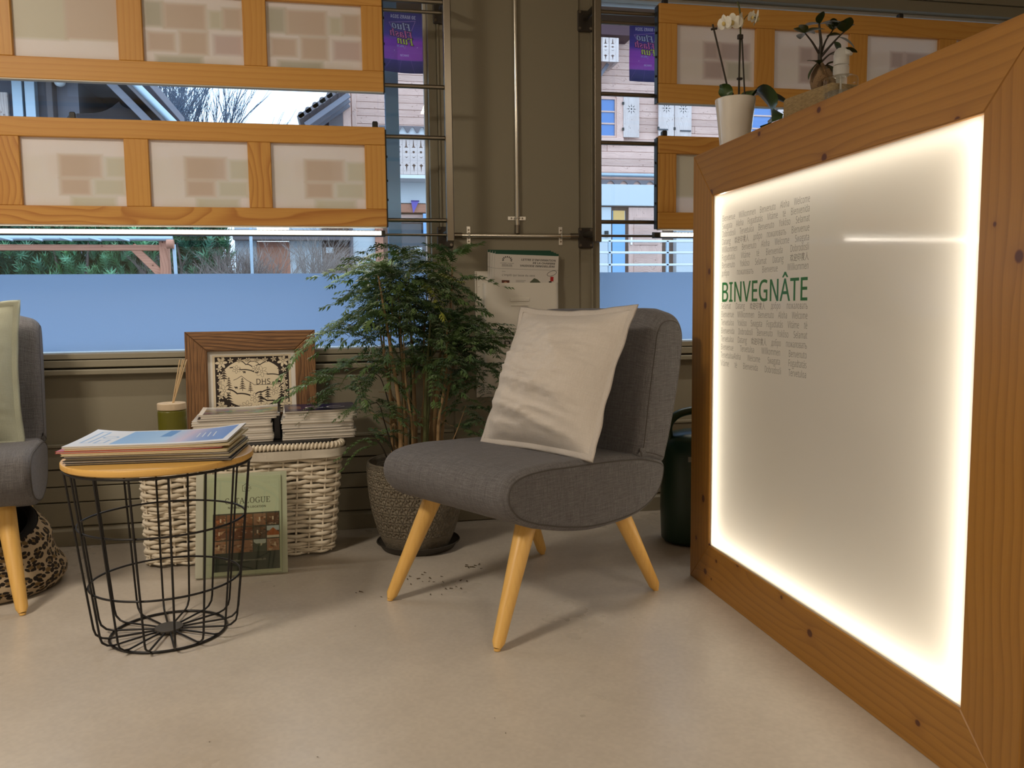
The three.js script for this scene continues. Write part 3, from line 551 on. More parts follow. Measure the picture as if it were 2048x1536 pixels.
const coverNavy = std({ roughness: 0.28, map: canvasTex(512, 512, (g, w, h) => {
  g.fillStyle = '#1d1a44'; g.fillRect(0, 0, w, h); g.strokeStyle = '#d7d2d0'; g.lineWidth = 14;
  for (const x of [0.42, 0.72]) { g.beginPath(); g.arc(x * w, 0.55 * h, 62, 0.2, 5.4); g.stroke(); } g.fillStyle = '#6a4d4a'; g.fillRect(0.05 * w, 0.3 * h, 0.18 * w, 0.4 * h);
}) });
function pile(n, x, z, W, D, top, which, seed, shifts) {
  const r = rng(seed); let y = 0.3668; const heights = []; for (let k = 0; k < n; k++) heights.push(0.0058 + r() * 0.004); const sum = heights.reduce((a, b) => a + b, 0), f = 0.091 / sum;
  for (let k = 0; k < n; k++) {
    const th = heights[k] * f, last = k === n - 1, [bx, by, bz] = onBasket(x + (r() - 0.5) * 0.008 + (shifts[k] ?? 0), y, z + (r() - 0.5) * 0.008);
    magazine(last ? `topmost magazine of the ${which} pile on the basket, ${which === 'left' ? 'grey photo' : 'navy'} cover` : `${ORD[k]} magazine from the bottom of the ${which} pile on the basket`, `magazines in the ${which} pile on the basket`, [bx, by, bz], BK.turn + (r() - 0.5) * 0.05, W, D, th, [M.coverWhite, M.paper, M.coverWhite, M.coverDark][Math.floor(r() * 3.3)], { topMap: last ? top : null, curl: last && which === 'left' ? 0.006 : 0.001, sag: 0, seed: seed + k });
    y += th + 0.0001;
  }
}
pile(13, -0.012, 0.0, 0.236, 0.19, coverGrey, 'left', 300, { 8: -0.004, 9: 0.0, 10: 0.012, 11: 0.016, 12: 0.014 });
pile(12, 0.248, 0.0, 0.226, 0.19, coverNavy, 'right', 400, { 8: 0.004, 9: 0.012, 10: 0.002, 11: 0.004 });
{
  const p = onBasket(-0.196, 0, 0.035), t = thing('reed_diffuser', 'olive green glass reed diffuser with a pale wooden lid', 'diffuser', null, [p[0], 0.366, p[2]]);
  P('jar', lathe([[0, 0], [0.036, 0], [0.0415, 0.004], [0.042, 0.012], [0.042, 0.1], [0.04, 0.106], [0.03, 0.108], [0, 0.108]], 40), M.olive, t);
  P('lid', lathe([[0, 0.107], [0.041, 0.107], [0.0425, 0.109], [0.0425, 0.126], [0.041, 0.128], [0.012, 0.128], [0.011, 0.122], [0, 0.122]], 40), M.limewood, t);
  for (const [a, b] of [[0.03, -0.01], [0.036, 0.004], [0.043, 0.014], [0.026, 0.01]]) P('reed', rod(V(a * 0.12, 0.124, b * 0.1), V(a * 1.25, 0.262, b), 0.0021, 6), M.reed, t);
}
{ // black box file between the piles
  const p = onBasket(0.118, 0, -0.02), t = thing('box_file', 'small black box file standing in the gap between the magazine piles', 'box', null, [p[0], 0.366, p[2]], BK.turn);
  P('case', box(0.02, 0.085, 0.15, 0, 0.0425, 0, 0.003), M.coverDark, t); P('lid', box(0.021, 0.014, 0.152, 0, 0.084, 0, 0.003), M.black, t);
}

// ------------------------------------------------------------------ picture frame leaning on the sill
// mitred boards: returns [top, bottom, left, right], outer W x H centred on the origin, face towards +z
function mitred(W, H, bt, bs, th, bev = 0.002) {
  const hor = (L, b, side) => poly([[-L / 2, 0], [L / 2, 0], [L / 2 - side, -b], [-L / 2 + side, -b]]);
  const g = [];
  for (const k of [0, 1]) { let e = extrude(hor(W, bt, bs), th, bev); e = scaleUv(e); if (k) e.rotateZ(PI); g.push(e.translate(0, k ? -H / 2 : H / 2, 0)); }
  for (const k of [0, 1]) { let e = extrude(hor(H, bs, bt), th, bev); e = scaleUv(e); e.rotateZ(k ? -PI / 2 : PI / 2); g.push(e.translate(k ? W / 2 : -W / 2, 0, 0)); }
  return g;
}
function scaleUv(g) { const a = g.attributes.uv, o = R0() * 3, q = R0() * 3; for (let i = 0; i < a.count; i++) a.setXY(i, a.getX(i) + o, a.getY(i) + q); return g; }
const artTex = canvasTex(1024, 768, (g, w, h) => {
  g.fillStyle = '#d9ccb2'; g.fillRect(0, 0, w, h);
  const ink = '#251a16', cream = '#d9ccb2'; const X = (u) => u * w, Y = (v) => v * h;
  g.fillStyle = ink; g.fillRect(X(0.03), Y(0.03), X(0.94), Y(0.94)); g.fillStyle = cream;
  g.beginPath(); g.ellipse(X(0.5), Y(0.5), X(0.425), Y(0.435), 0, 0, 7); g.fill(); 
  g.lineJoin = 'round'; g.lineCap = 'round'; g.strokeStyle = ink;
  const ridge = (pts, lw) => { g.lineWidth = lw; g.beginPath(); pts.forEach(([u, v], i) => (i ? g.quadraticCurveTo(X(pts[i - 1][0] + (u - pts[i - 1][0]) / 2), Y(Math.min(v, pts[i - 1][1]) - 0.015), X(u), Y(v)) : g.moveTo(X(u), Y(v)))); g.stroke(); };
  ridge([[0.06, 0.22], [0.2, 0.14], [0.32, 0.1], [0.42, 0.17], [0.52, 0.24], [0.6, 0.18], [0.75, 0.12], [0.92, 0.2]], 12); ridge([[0.44, 0.17], [0.5, 0.12], [0.6, 0.18]], 8);
  ridge([[0.22, 0.22], [0.36, 0.26], [0.55, 0.32], [0.7, 0.35], [0.9, 0.4]], 14);
  ridge([[0.16, 0.6], [0.3, 0.68], [0.5, 0.74], [0.68, 0.82], [0.9, 0.88]], 18); ridge([[0.5, 0.74], [0.62, 0.66], [0.78, 0.62]], 16); ridge([[0.84, 0.58], [0.92, 0.52]], 14);
  g.lineWidth = 6; g.beginPath(); [[0.26, 0.44], [0.3, 0.42], [0.36, 0.37], [0.43, 0.45], [0.48, 0.49], [0.52, 0.53]].forEach(([u, v], i) => (i ? g.lineTo(X(u), Y(v)) : g.moveTo(X(u), Y(v)))); g.lineTo(X(0.86), Y(0.53)); g.stroke();
  const tree = (u, v, s, c = ink) => { g.fillStyle = c; for (let k = 0; k < 5; k++) { const yy = v - s * (1 - k * 0.2), hw = s * (0.12 + k * 0.06); g.beginPath(); g.moveTo(X(u), Y(yy)); g.lineTo(X(u - hw * 0.75), Y(yy + s * 0.22)); g.quadraticCurveTo(X(u), Y(yy + s * 0.14), X(u + hw * 0.75), Y(yy + s * 0.22)); g.fill(); } g.fillRect(X(u) - 4, Y(v), 8, Y(s * 0.18)); };
  tree(0.14, 0.42, 0.22, '#3c3028'); tree(0.2, 0.58, 0.2, '#5c5044'); tree(0.37, 0.6, 0.2, '#5c5044'); tree(0.47, 0.64, 0.16, '#5c5044'); tree(0.19, 0.82, 0.24); tree(0.6, 0.84, 0.2); tree(0.69, 0.76, 0.2); tree(0.87, 0.78, 0.22);
  g.fillStyle = ink; g.font = '104px sans-serif'; g.fillText('DHS', X(0.54), Y(0.525));
  g.fillRect(X(0.84), Y(0.25), X(0.09), Y(0.12)); g.beginPath(); g.moveTo(X(0.82), Y(0.26)); g.lineTo(X(0.87), Y(0.19)); g.lineTo(X(0.95), Y(0.26)); g.fill(); g.fillStyle = cream; for (let i = 0; i < 3; i++) g.fillRect(X(0.852 + i * 0.025), Y(0.28), 8, 10);
  const beast = (u, v, s) => { g.fillStyle = ink; g.beginPath(); g.ellipse(X(u), Y(v), s * 22, s * 12, 0, 0, 7); g.fill(); g.beginPath(); g.arc(X(u) - s * 24, Y(v) - s * 8, s * 7, 0, 7); g.fill(); for (const k of [-14, -8, 8, 14]) g.fillRect(X(u) + k * s, Y(v), 4 * s, s * 24); };
  beast(0.84, 0.48, 1.3); beast(0.29, 0.57, 0.9); beast(0.77, 0.82, 0.9); beast(0.32, 0.92, 0.9); beast(0.68, 0.92, 1); beast(0.4, 0.3, 0.8);
  const flower = (u, v, s, n = 5) => { for (let k = 0; k < n; k++) { const a = k / n * 6.283 + u * 9; g.fillStyle = cream; g.strokeStyle = ink; g.lineWidth = 3; g.beginPath(); g.ellipse(X(u) + Math.cos(a) * s, Y(v) + Math.sin(a) * s, s * 0.85, s * 0.45, a, 0, 7); g.fill(); g.stroke(); } g.fillStyle = cream; g.beginPath(); g.arc(X(u), Y(v), s * 0.35, 0, 7); g.fill(); g.stroke(); };
  const r = rng(8);
  for (let i = 0; i < 8; i++) { flower(0.12 + i * 0.11, 0.08 + r() * 0.02, 19 + r() * 8); flower(0.12 + i * 0.11, 0.93 - r() * 0.02, 17 + r() * 8); }
  for (let i = 0; i < 6; i++) { flower(0.075 + r() * 0.02, 0.24 + i * 0.12, 18 + r() * 8); flower(0.925 - r() * 0.02, 0.27 + i * 0.11, 17 + r() * 8); }
  for (const [u, v, s] of [[0.11, 0.13, 44], [0.9, 0.12, 44], [0.62, 0.3, 42], [0.54, 0.25, 28], [0.3, 0.25, 30], [0.14, 0.62, 44], [0.77, 0.64, 36], [0.52, 0.76, 36], [0.42, 0.9, 38], [0.92, 0.88, 42], [0.1, 0.9, 40]]) flower(u, v, s, 6);
});
{
  const t = thing('picture_frame', 'papercut print of an alpine scene in a rough reclaimed wood frame', 'picture frame');
  t.position.set(-0.312, 0.367, 0.066); t.rotation.set(-0.085, 0.03, 0, 'YXZ');
  const W = 0.418, H = 0.341, bt = 0.066, bs = 0.068;
  mitred(W, H, bt, bs, 0.03, 0.003).forEach((g) => P('frame_board', g.translate(0, H / 2, 0), M.oldWood, t));
  P('print', box(W - 2 * bs + 0.01, H - 2 * bt + 0.01, 0.002, 0, H / 2, 0.012, 0), M.paper, t);
  P('papercut', new THREE.PlaneGeometry(0.252, 0.19).translate(0.0, H / 2 - 0.004, 0.0135), std({ map: artTex, roughness: 0.75 }), t);
  P('back_board', box(W - 0.05, H - 0.05, 0.008, 0, H / 2, 0.004, 0.001), M.coverDark, t);
}
// ------------------------------------------------------------------ catalogue in a clear sleeve leaning on the basket
{
  const t = thing('catalogue', 'rental catalogue in a clear sleeve leaning on the basket front', 'catalogue');
  t.position.set(-0.318, 0.002, 0.478); t.rotation.set(-0.34, 0.012, 0.0, 'YXZ');
  const W = 0.258, H = 0.304;
  const front = canvasTex(840, 1188, (g, w, h) => {
    g.fillStyle = '#c0c8b6'; g.fillRect(0, 0, w, h * 0.37); g.fillStyle = '#28322f'; g.fillRect(0, h * 0.37, w, h * 0.63);
    g.strokeStyle = '#20281f'; g.lineWidth = 5; g.beginPath(); g.moveTo(w * 0.45, h * 0.068); g.lineTo(w * 0.5, h * 0.04); g.lineTo(w * 0.55, h * 0.068); g.stroke(); g.beginPath(); g.moveTo(w * 0.445, h * 0.06); g.lineTo(w * 0.445, h * 0.127); g.lineTo(w * 0.555, h * 0.127); g.stroke();
    g.fillStyle = '#20281f'; g.font = '48px sans-serif'; g.fillText('DHS', w * 0.47, h * 0.108);
    g.textAlign = 'center'; g.font = '104px serif'; g.save(); g.translate(w * 0.52, h * 0.262); g.scale(0.92, 1); g.fillText('CATALOGUE', 0, 0); g.restore();
    g.font = 'bold 40px sans-serif'; g.fillText('NOS BIENS EN LOCATION', w * 0.51, h * 0.318);
    const r = rng(17), cells = [[0, 0.2], [0.2, 0.4], [0.6, 0.2], [0.8, 0.2]];
    for (let j = 0; j < 3; j++) for (let i = 0; i < 4; i++) {
      const [u, cw] = cells[i], x = u * w + 6, y = (0.385 + j * 0.143) * h, ww = cw * w - 12, hh = 0.132 * h;
      const base = ['#6b3d26', '#7b4a30', '#8a6450', '#59331f', '#7a4630', '#6e3b24', '#5b4336', '#74452c', '#a97f68', '#9a6b52', '#54604f', '#a57a62'][j * 4 + i];
      g.fillStyle = base; g.fillRect(x, y, ww, hh);
      g.save(); g.beginPath(); g.rect(x, y, ww, hh); g.clip();
      for (let k = 0; k < 16; k++) { g.fillStyle = ['rgba(235,215,190,.5)', 'rgba(60,30,20,.6)', 'rgba(190,110,60,.5)', 'rgba(120,80,60,.6)'][Math.floor(r() * 4)]; const px = x + r() * ww, py = y + hh * (0.1 + r() * 0.8); g.beginPath(); g.moveTo(px, py); g.lineTo(px + 20 + r() * 60, py + (r() - 0.5) * 30); g.lineTo(px + r() * 50, py + 10 + r() * 30); g.fill(); }
      g.fillStyle = 'rgba(240,225,205,.8)'; if (i !== 1) g.fillRect(x + ww * (0.2 + r() * 0.4), y + hh * 0.3, ww * 0.12, hh * 0.3);
      if (j === 1 && i === 3) { g.fillStyle = '#b9c4cf'; g.fillRect(x, y, ww, hh * 0.4); g.fillStyle = '#b0602c'; g.beginPath(); g.moveTo(x, y + hh * 0.6); g.lineTo(x + ww * 0.5, y + hh * 0.15); g.lineTo(x + ww, y + hh * 0.6); g.lineTo(x + ww, y + hh); g.lineTo(x, y + hh); g.fill(); g.fillStyle = '#e3d8cd'; g.fillRect(x, y + hh * 0.8, ww, hh * 0.2); }
      if (j === 2 && i === 2) { g.fillStyle = '#c2ccd0'; g.fillRect(x, y, ww, hh * 0.35); g.fillStyle = '#3f4a40'; g.beginPath(); g.moveTo(x, y + hh * 0.2); g.lineTo(x + ww * 0.5, y + hh * 0.6); g.lineTo(x + ww, y + hh * 0.3); g.lineTo(x + ww, y + hh); g.lineTo(x, y + hh); g.fill(); }
      g.restore();
    }
    g.fillStyle = '#b9b4a6'; g.font = '36px sans-serif'; g.fillText('www.differenthomeservices.ch', w * 0.49, h * 0.9);
  });
  P('cover_sheet', new THREE.PlaneGeometry(0.19, 0.267).translate(0.012, 0.148, 0.0062), std({ map: front, roughness: 0.5 }), t);
  P('pages', box(0.205, 0.29, 0.006, 0.01, 0.148, 0.002, 0.001), std({ color: lin(0.52, 0.56, 0.44), roughness: 0.7 }), t);
  P('clear_sleeve', bb(-W / 2, W / 2, 0, H, 0.0075, 0.0083, 0), M.clearPlastic, t);
  P('sleeve_back', bb(-W / 2, W / 2, 0, H, -0.003, -0.0018, 0), std({ color: lin(0.66, 0.68, 0.58), roughness: 0.35, transmission: 0.25, thickness: 0 }), t);
  P('spine_fold', bb(-W / 2 - 0.002, -W / 2 + 0.02, 0, H, -0.003, 0.0088, 0.002), std({ color: lin(0.7, 0.71, 0.6), roughness: 0.3, transmission: 0.3, thickness: 0 }), t);
}

// ------------------------------------------------------------------ potted plant
{
  const sc = thing('plant_saucer', 'dark round plastic saucer under the patterned plant pot', 'saucer', null, [0.214, 0, 0.29]);
  P('dish', lathe([[0, 0.001], [0.1, 0.001], [0.118, 0.004], [0.131, 0.024], [0.134, 0.027], [0.136, 0.024], [0.128, 0.022], [0.114, 0.008], [0, 0.006]], 56), M.saucer, sc);
  const t = thing('potted_plant', 'tall feathery green plant in a grey star-patterned pot beside the chair', 'plant', null, [0.21, 0.0065, 0.288]);
  const prof = [[0, 0], [0.092, 0], [0.104, 0.006], [0.125, 0.05], [0.142, 0.11], [0.152, 0.17], [0.157, 0.23], [0.157, 0.27], [0.155, 0.279], [0.15, 0.283], [0.145, 0.279], [0.145, 0.24], [0, 0.236]];
  const cut = (a, b, mat, name, lo, hi) => { const L = new THREE.SplineCurve(prof.slice(a, b).map(([x, y]) => new THREE.Vector2(x, y))).getPoints(40); const g = lathe(L.map((p) => [p.x, p.y]), 72); const uv = g.attributes.uv; for (let i = 0; i < uv.count; i++) uv.setXY(i, uv.getX(i) * 4, uv.getY(i) * 1.2); P(name, g, mat, t); };
  cut(0, 4, M.potRough, 'pot_base'); cut(3, 9, M.pot, 'pot');
  P('pot_rim', lathe([[0.155, 0.276], [0.1555, 0.28], [0.152, 0.284], [0.147, 0.282], [0.144, 0.27], [0.142, 0.22]], 72), M.potRough, t);
  const soil = sheet((u, v) => { const a = u * 2 * PI, r = v * 0.144; return [r * Math.cos(a), 0.238 + 0.012 * (vn(Math.cos(a) * v * 5 + 9, Math.sin(a) * v * 5 + 9) - 0.3), r * Math.sin(a)]; }, 40, 8); P('soil', soil, M.soil, t);
  // a frond: thin axis with divided, pointed leaflets
  const frond = (seed, len) => {
    const r = rng(seed), pos = [], idx = []; const axis = (s) => V(len * s, len * (0.28 * s - 0.62 * s * s), 0.02 * len * Math.sin(s * 5 + seed));
    const blade = (p, d, L, w, n) => { const side = d.clone().cross(n).normalize().multiplyScalar(w), m = p.clone().addScaledVector(d, L * 0.45).addScaledVector(n, L * 0.08), e = p.clone().addScaledVector(d, L).addScaledVector(V(0, -1, 0), L * 0.18), b = pos.length / 3; for (const q of [p, m.clone().add(side), m.clone().sub(side), e]) pos.push(q.x, q.y, q.z); idx.push(b, b + 1, b + 2, b + 1, b + 3, b + 2); };
    for (let k = 0; k < 6; k++) { const s0 = k / 6, s1 = (k + 1) / 6, a = axis(s0), c = axis(s1), b = pos.length / 3, w = 0.0008; for (const q of [a, c]) pos.push(q.x, q.y - w, q.z, q.x, q.y + w, q.z); idx.push(b, b + 2, b + 1, b + 1, b + 2, b + 3); }
    for (let k = 0; k < 8; k++) {
      const s = 0.22 + 0.78 * k / 7, p = axis(s), sides = k === 7 ? [0] : [-1, 1];
      for (const sd of sides) {
        const ll = len * (k === 7 ? 0.34 : 0.3 * (1 - 0.35 * s) * (0.8 + r() * 0.4)), d = V(0.75 + r() * 0.2, -0.25 * s + (r() - 0.5) * 0.3, sd * (0.75 + r() * 0.3)).normalize(), n = V(-0.15, 1, sd * 0.2 + (r() - 0.5) * 0.4).normalize();
        blade(p, d, ll, ll * 0.1, n);
        for (const f of [0.25, 0.5, 0.72]) for (const q of [-1, 1]) { const pp = p.clone().addScaledVector(d, ll * f), dd = d.clone().applyAxisAngle(n, q * (0.75 + r() * 0.25)); blade(pp, dd, ll * (0.5 - 0.25 * f), ll * 0.07, n); }
      }
    }
    const g = new THREE.BufferGeometry(); g.setAttribute('position', new THREE.Float32BufferAttribute(pos, 3)); g.setIndex(idx); g.computeVertexNormals(); return g;
  };
  const FR = [0, 1, 2, 3, 4].map((k) => frond(k + 3, 0.115 + 0.014 * k)), r = rng(77);
  const add = (p, dir, mat, s = 1) => {
    const m = P('frond', FR[Math.floor(r() * 5)], mat, t); m.position.copy(p); const yaw = Math.atan2(-dir.z, dir.x);
    m.rotation.set((r() - 0.5) * 0.7, yaw, Math.asin(clamp(dir.y, -0.95, 0.95)), 'YZX'); m.scale.setScalar(s);
  };
  const leafMat = () => M.leaf[Math.floor(r() * 3)];
  const spray = (p, n, spread, up = 0.3, s = 1, mat) => { for (let k = 0; k < n; k++) { const a = r() * 2 * PI, d = V(Math.cos(a), up + (r() - 0.6) * spread, Math.sin(a)).normalize(); add(p.clone().add(V((r() - 0.5) * 0.03, (r() - 0.5) * 0.05, (r() - 0.5) * 0.03)), d, mat ?? leafMat(), s * (0.75 + r() * 0.5)); } };
  const stems = 17;
  for (let k = 0; k < stems; k++) {
    const a = k * 2.4, rr = 0.02 + 0.075 * Math.sqrt((k + 0.5) / stems), bx = rr * Math.cos(a), bz = rr * Math.sin(a) * 0.8, hh = 0.42 + 0.28 * r() + (rr < 0.06 ? 0.05 : 0), lx = bx * (1.15 + r() * 0.7) + (r() - 0.5) * 0.05, lz = bz * 1.2;
    const top = V(lx, 0.24 + hh, lz), pts = [V(bx, 0.225, bz), V(bx * 1.02 + (r() - 0.5) * 0.015, 0.24 + hh * 0.33, bz), V(lerp(bx, lx, 0.6) + (r() - 0.5) * 0.02, 0.24 + hh * 0.66, lerp(bz, lz, 0.6)), top];
    P('stem', taper(pts, (u) => lerp(0.0078, 0.0024, u) * (0.75 + (k % 3) * 0.25) * (1 + 0.1 * Math.sin(u * 60)), 26, 6), k % 4 === 3 ? M.stemGreen : M.stem, t);
    const c = new THREE.CatmullRomCurve3(pts);
    spray(top, 5, 0.9, 0.35); spray(c.getPoint(0.86), 4, 0.9, 0.1); if (k % 2) spray(c.getPoint(0.7), 3, 0.9, 0, 0.9);
  }
  const branch = (pts, per, n, mat = M.stemGreen, s = 1, lm) => { const q = pts.map((p) => V(...p)), c = new THREE.CatmullRomCurve3(q); P('branch', taper(q, (u) => lerp(0.003, 0.0012, u), 16, 5), mat, t); for (let i = 1; i <= n; i++) spray(c.getPoint(0.35 + 0.65 * i / n), per, 0.8, 0.05, s, lm); };
  branch([[-0.04, 0.6, 0.02], [-0.1, 0.71, 0.03], [-0.16, 0.74, 0.04], [-0.215, 0.71, 0.05]], 4, 4);
  branch([[-0.05, 0.56, 0.02], [-0.12, 0.59, 0.03], [-0.2, 0.575, 0.04], [-0.235, 0.53, 0.05]], 4, 4);
  branch([[-0.04, 0.7, 0], [-0.08, 0.8, 0.02], [-0.1, 0.86, 0.03]], 4, 3);
  branch([[0.06, 0.62, 0.02], [0.13, 0.71, 0.03], [0.2, 0.72, 0.04], [0.255, 0.67, 0.05]], 5, 4);
  branch([[0.06, 0.56, 0.02], [0.12, 0.62, 0.03], [0.18, 0.6, 0.05], [0.22, 0.53, 0.06]], 5, 4);
  branch([[0.03, 0.7, 0.02], [0.08, 0.84, 0.03], [0.13, 0.88, 0.03]], 4, 3, M.stemGreen, 1);
  branch([[0.0, 0.7, 0.02], [0.03, 0.86, 0.03], [0.07, 0.9, 0.03]], 2, 2, M.stemGreen, 0.9, M.leaf[3]);
  branch([[-0.02, 0.7, 0.02], [-0.01, 0.86, 0.03], [0.0, 0.93, 0.03]], 5, 3); branch([[-0.05, 0.68, 0.02], [-0.07, 0.84, 0.03], [-0.06, 0.93, 0.03]], 5, 3);
  branch([[-0.06, 0.26, 0.05], [-0.1, 0.42, 0.07], [-0.12, 0.48, 0.07], [-0.17, 0.46, 0.08]], 3, 3, M.darkStem, 0.7);
  branch([[-0.08, 0.26, 0.03], [-0.11, 0.34, 0.05], [-0.14, 0.38, 0.06]], 3, 3, M.darkStem, 0.7);
  branch([[-0.07, 0.42, 0.05], [-0.11, 0.56, 0.06], [-0.125, 0.57, 0.06]], 3, 2, M.darkStem, 0.7);
  branch([[0.08, 0.27, 0.05], [0.13, 0.38, 0.06], [0.16, 0.46, 0.06]], 3, 4, M.stem, 0.7);
  branch([[0.08, 0.26, 0.06], [0.14, 0.34, 0.08], [0.19, 0.33, 0.08]], 3, 3, M.darkStem, 0.62);
  // dry twiggy tangle round the stems
  for (let k = 0; k < 26; k++) { const a = r() * 6.28, d = 0.03 + r() * 0.06, y = 0.26 + r() * 0.22; P('dry_twig', taper([V(d * Math.cos(a), y, d * Math.sin(a)), V(d * 1.4 * Math.cos(a + 0.3), y + 0.03, d * 1.3 * Math.sin(a)), V(d * 1.9 * Math.cos(a + 0.5), y + 0.02 + r() * 0.06, d * 1.6 * Math.sin(a + 0.2))], (u) => lerp(0.0022, 0.0008, u), 8, 4), M.stem, t); if (k % 3 === 0) add(V(d * 1.6 * Math.cos(a + 0.4), y + 0.05, d * 1.5 * Math.sin(a)), V(Math.cos(a), 0.2, Math.sin(a)).normalize(), M.stem, 0.5); }
}
{ // crumbs of fallen leaf on the floor
  const r = rng(19), gs = []; const spots = [[0.2, 0.62, 14, 0.12], [0.36, 0.55, 10, 0.05], [0.25, 0.72, 8, 0.15], [0.05, 0.72, 4, 0.1], [-0.1, 1.45, 3, 0.5], [0.5, 1.3, 3, 0.5]];
  for (const [x, z, n, s] of spots) for (let k = 0; k < n; k++) { const g = new THREE.TetrahedronGeometry(z > 1 ? 0.0018 : 0.003 + r() * 0.003).scale(1.8, 0.4, 0.6).rotateY(r() * 6); gs.push(g.translate(x + (r() - 0.5) * s, 0.0016, z + (r() - 0.5) * s)); }
  const m = P('fallen_leaves', merge(gs), std({ color: lin(0.1, 0.07, 0.035), roughness: 0.9 }), scene); m.userData = { kind: 'stuff', label: 'dry leaf crumbs scattered on the floor by the plant pot', category: 'leaf litter' };
}

// ------------------------------------------------------------------ white leaflet holder on the pillar, with its papers
const uShape = (w, d, r, th) => { // plan outline of a pocket wall: open at the back
  const s = new THREE.Shape(); s.moveTo(0, 0); s.lineTo(0, -(d - r)); s.quadraticCurveTo(0, -d, r, -d); s.lineTo(w - r, -d); s.quadraticCurveTo(w, -d, w, -(d - r)); s.lineTo(w, 0); s.lineTo(w - th, 0); s.lineTo(w - th, -(d - r)); s.quadraticCurveTo(w - th, -d + th, w - r, -d + th); s.lineTo(r, -d + th); s.quadraticCurveTo(th, -d + th, th, -(d - r)); s.lineTo(th, 0); s.closePath(); return s;
};
{
  const t = thing('leaflet_holder', 'white metal wall holder with two pockets of brochures behind the chair', 'leaflet holder', null, [0.457, 0, 0.0085]);
  P('back_plate', bb(0, 0.305, 0.455, 0.907, 0, 0.004, 0.0015), M.rackWhite, t);
  each('side_flange', [bb(0, 0.003, 0.455, 0.907, 0, 0.01, 0.001), bb(0.302, 0.305, 0.455, 0.907, 0, 0.01, 0.001)], M.rackWhite, t);
  for (const [y0, y1] of [[0.672, 0.864], [0.472, 0.645]]) {
    const p = P('pocket', extrude(uShape(0.272, 0.036, 0.014, 0.0025), y1 - y0, 0).rotateX(-PI / 2).translate(0.026, y0, 0.004), M.rackWhite, t);
    P('pocket_floor', bb(0.028, 0.296, y0, y0 + 0.003, 0.004, 0.039, 0), M.rackWhite, p);
    each('label_slot', [box(0.07, 0.0125, 0.004, 0.155, y1 - 0.06, 0.0408, 0.0018, 2), box(0.064, 0.004, 0.003, 0.155, y1 - 0.08, 0.0408, 0.0014)], M.rackWhite, p);
    each('rivet', [0.1, 0.4, 0.7, 0.95].map((q) => new THREE.SphereGeometry(0.003, 8, 5).scale(1, 1, 0.6).translate(0.014, lerp(y0, y1, q), 0.0045)), M.rackWhite, p);
  }
  each('screw', [rod(V(0.027, 0.885, 0.004), V(0.027, 0.885, 0.007), 0.006, 12), box(0.004, 0.012, 0.002, 0.028, 0.881, 0.0075, 0)], M.zinc, t);
  const news = canvasTex(900, 1270, (g, w, h) => {
    g.fillStyle = '#d8d3cd'; g.fillRect(0, 0, w, h); g.fillStyle = '#0e4a36'; g.fillRect(0, 0, w, 34);
    g.fillStyle = '#2a2a2a'; for (let k = 0; k < 9; k++) { const a = PI + k / 8 * PI * 1.15 - 0.2; g.save(); g.translate(170 + Math.cos(a) * 60, 118 + Math.sin(a) * 46); g.rotate(a); g.fillRect(-12, -6, 24, 12); g.restore(); }
    g.textAlign = 'center'; g.font = '20px sans-serif'; g.fillText('CHAMBRE VAUDOISE', 170, 176); g.font = 'bold 22px sans-serif'; g.fillText('IMMOBILIÈRE', 170, 204); g.fillRect(95, 216, 150, 4);
    g.textAlign = 'right'; g.font = 'bold 42px sans-serif'; g.save(); g.translate(w - 50, 0); g.transform(1, 0, -0.12, 1, 0, 0); g.fillText("LETTRE D'INFORMATION", 24, 120); g.fillText('DE LA CHAMBRE', 24, 166); g.fillText('VAUDOISE IMMOBILIÈRE', 24, 212); g.restore();
    g.fillStyle = '#777'; g.fillRect(0, 250, w, 4); g.textAlign = 'left'; g.fillStyle = '#555'; g.font = '18px sans-serif'; g.fillText('ÉDITO', 100, 300); g.font = '42px sans-serif'; g.fillStyle = '#4a4744'; g.fillText("L'impôt qui lasse du vent", 100, 360);
    g.fillStyle = '#5b2c1f'; g.fillRect(100, 425, 110, 120); g.fillStyle = '#c08a6c'; g.beginPath(); g.ellipse(155, 490, 32, 44, 0, 0, 7); g.fill();
    g.fillStyle = '#7d7a76'; for (let k = 0; k < 9; k++) g.fillRect(300, 420 + k * 20, 140 - (k % 3) * 20, 6);
    g.fillStyle = '#575f4c'; g.beginPath(); g.moveTo(500, 440); g.lineTo(560, 380); g.lineTo(610, 400); g.lineTo(680, 470); g.lineTo(660, 560); g.lineTo(520, 560); g.fill(); g.fillStyle = '#b8b4ae'; g.fillRect(560, 470, 80, 80);
    g.strokeStyle = '#333'; g.lineWidth = 6; g.beginPath(); g.ellipse(810, 300, 70, 34, -0.4, 0, 7); g.stroke(); g.fillStyle = '#b01818'; g.fillRect(790, 350, 46, 70); g.fillStyle = '#222'; g.fillRect(770, 420, 40, 110); g.beginPath(); g.ellipse(840, 480, 50, 30, 0, 0, 7); g.fill();
  });
  const nm = std({ map: news, roughness: 0.6 });
  const leaflet = (name, label, cat, group, x, y, z, W, H, mat, tilt, roll, edge) => {
    const o = thing(name, label, cat, group, [x, y, z]); o.rotation.set(tilt, 0, roll, 'YXZ');
    P('pages', bb(0, W, 0, H, -0.0018, 0, 0), M.paper, o); P('front_cover', new THREE.PlaneGeometry(W, H).translate(W / 2, H / 2, 0.0004), mat, o); if (edge) P('spine', bb(-0.0006, 0.003, 0, H, -0.0022, 0.0002, 0), edge, o);
  };
  const names = ['backmost', 'second from the back', 'third from the back', 'frontmost'];
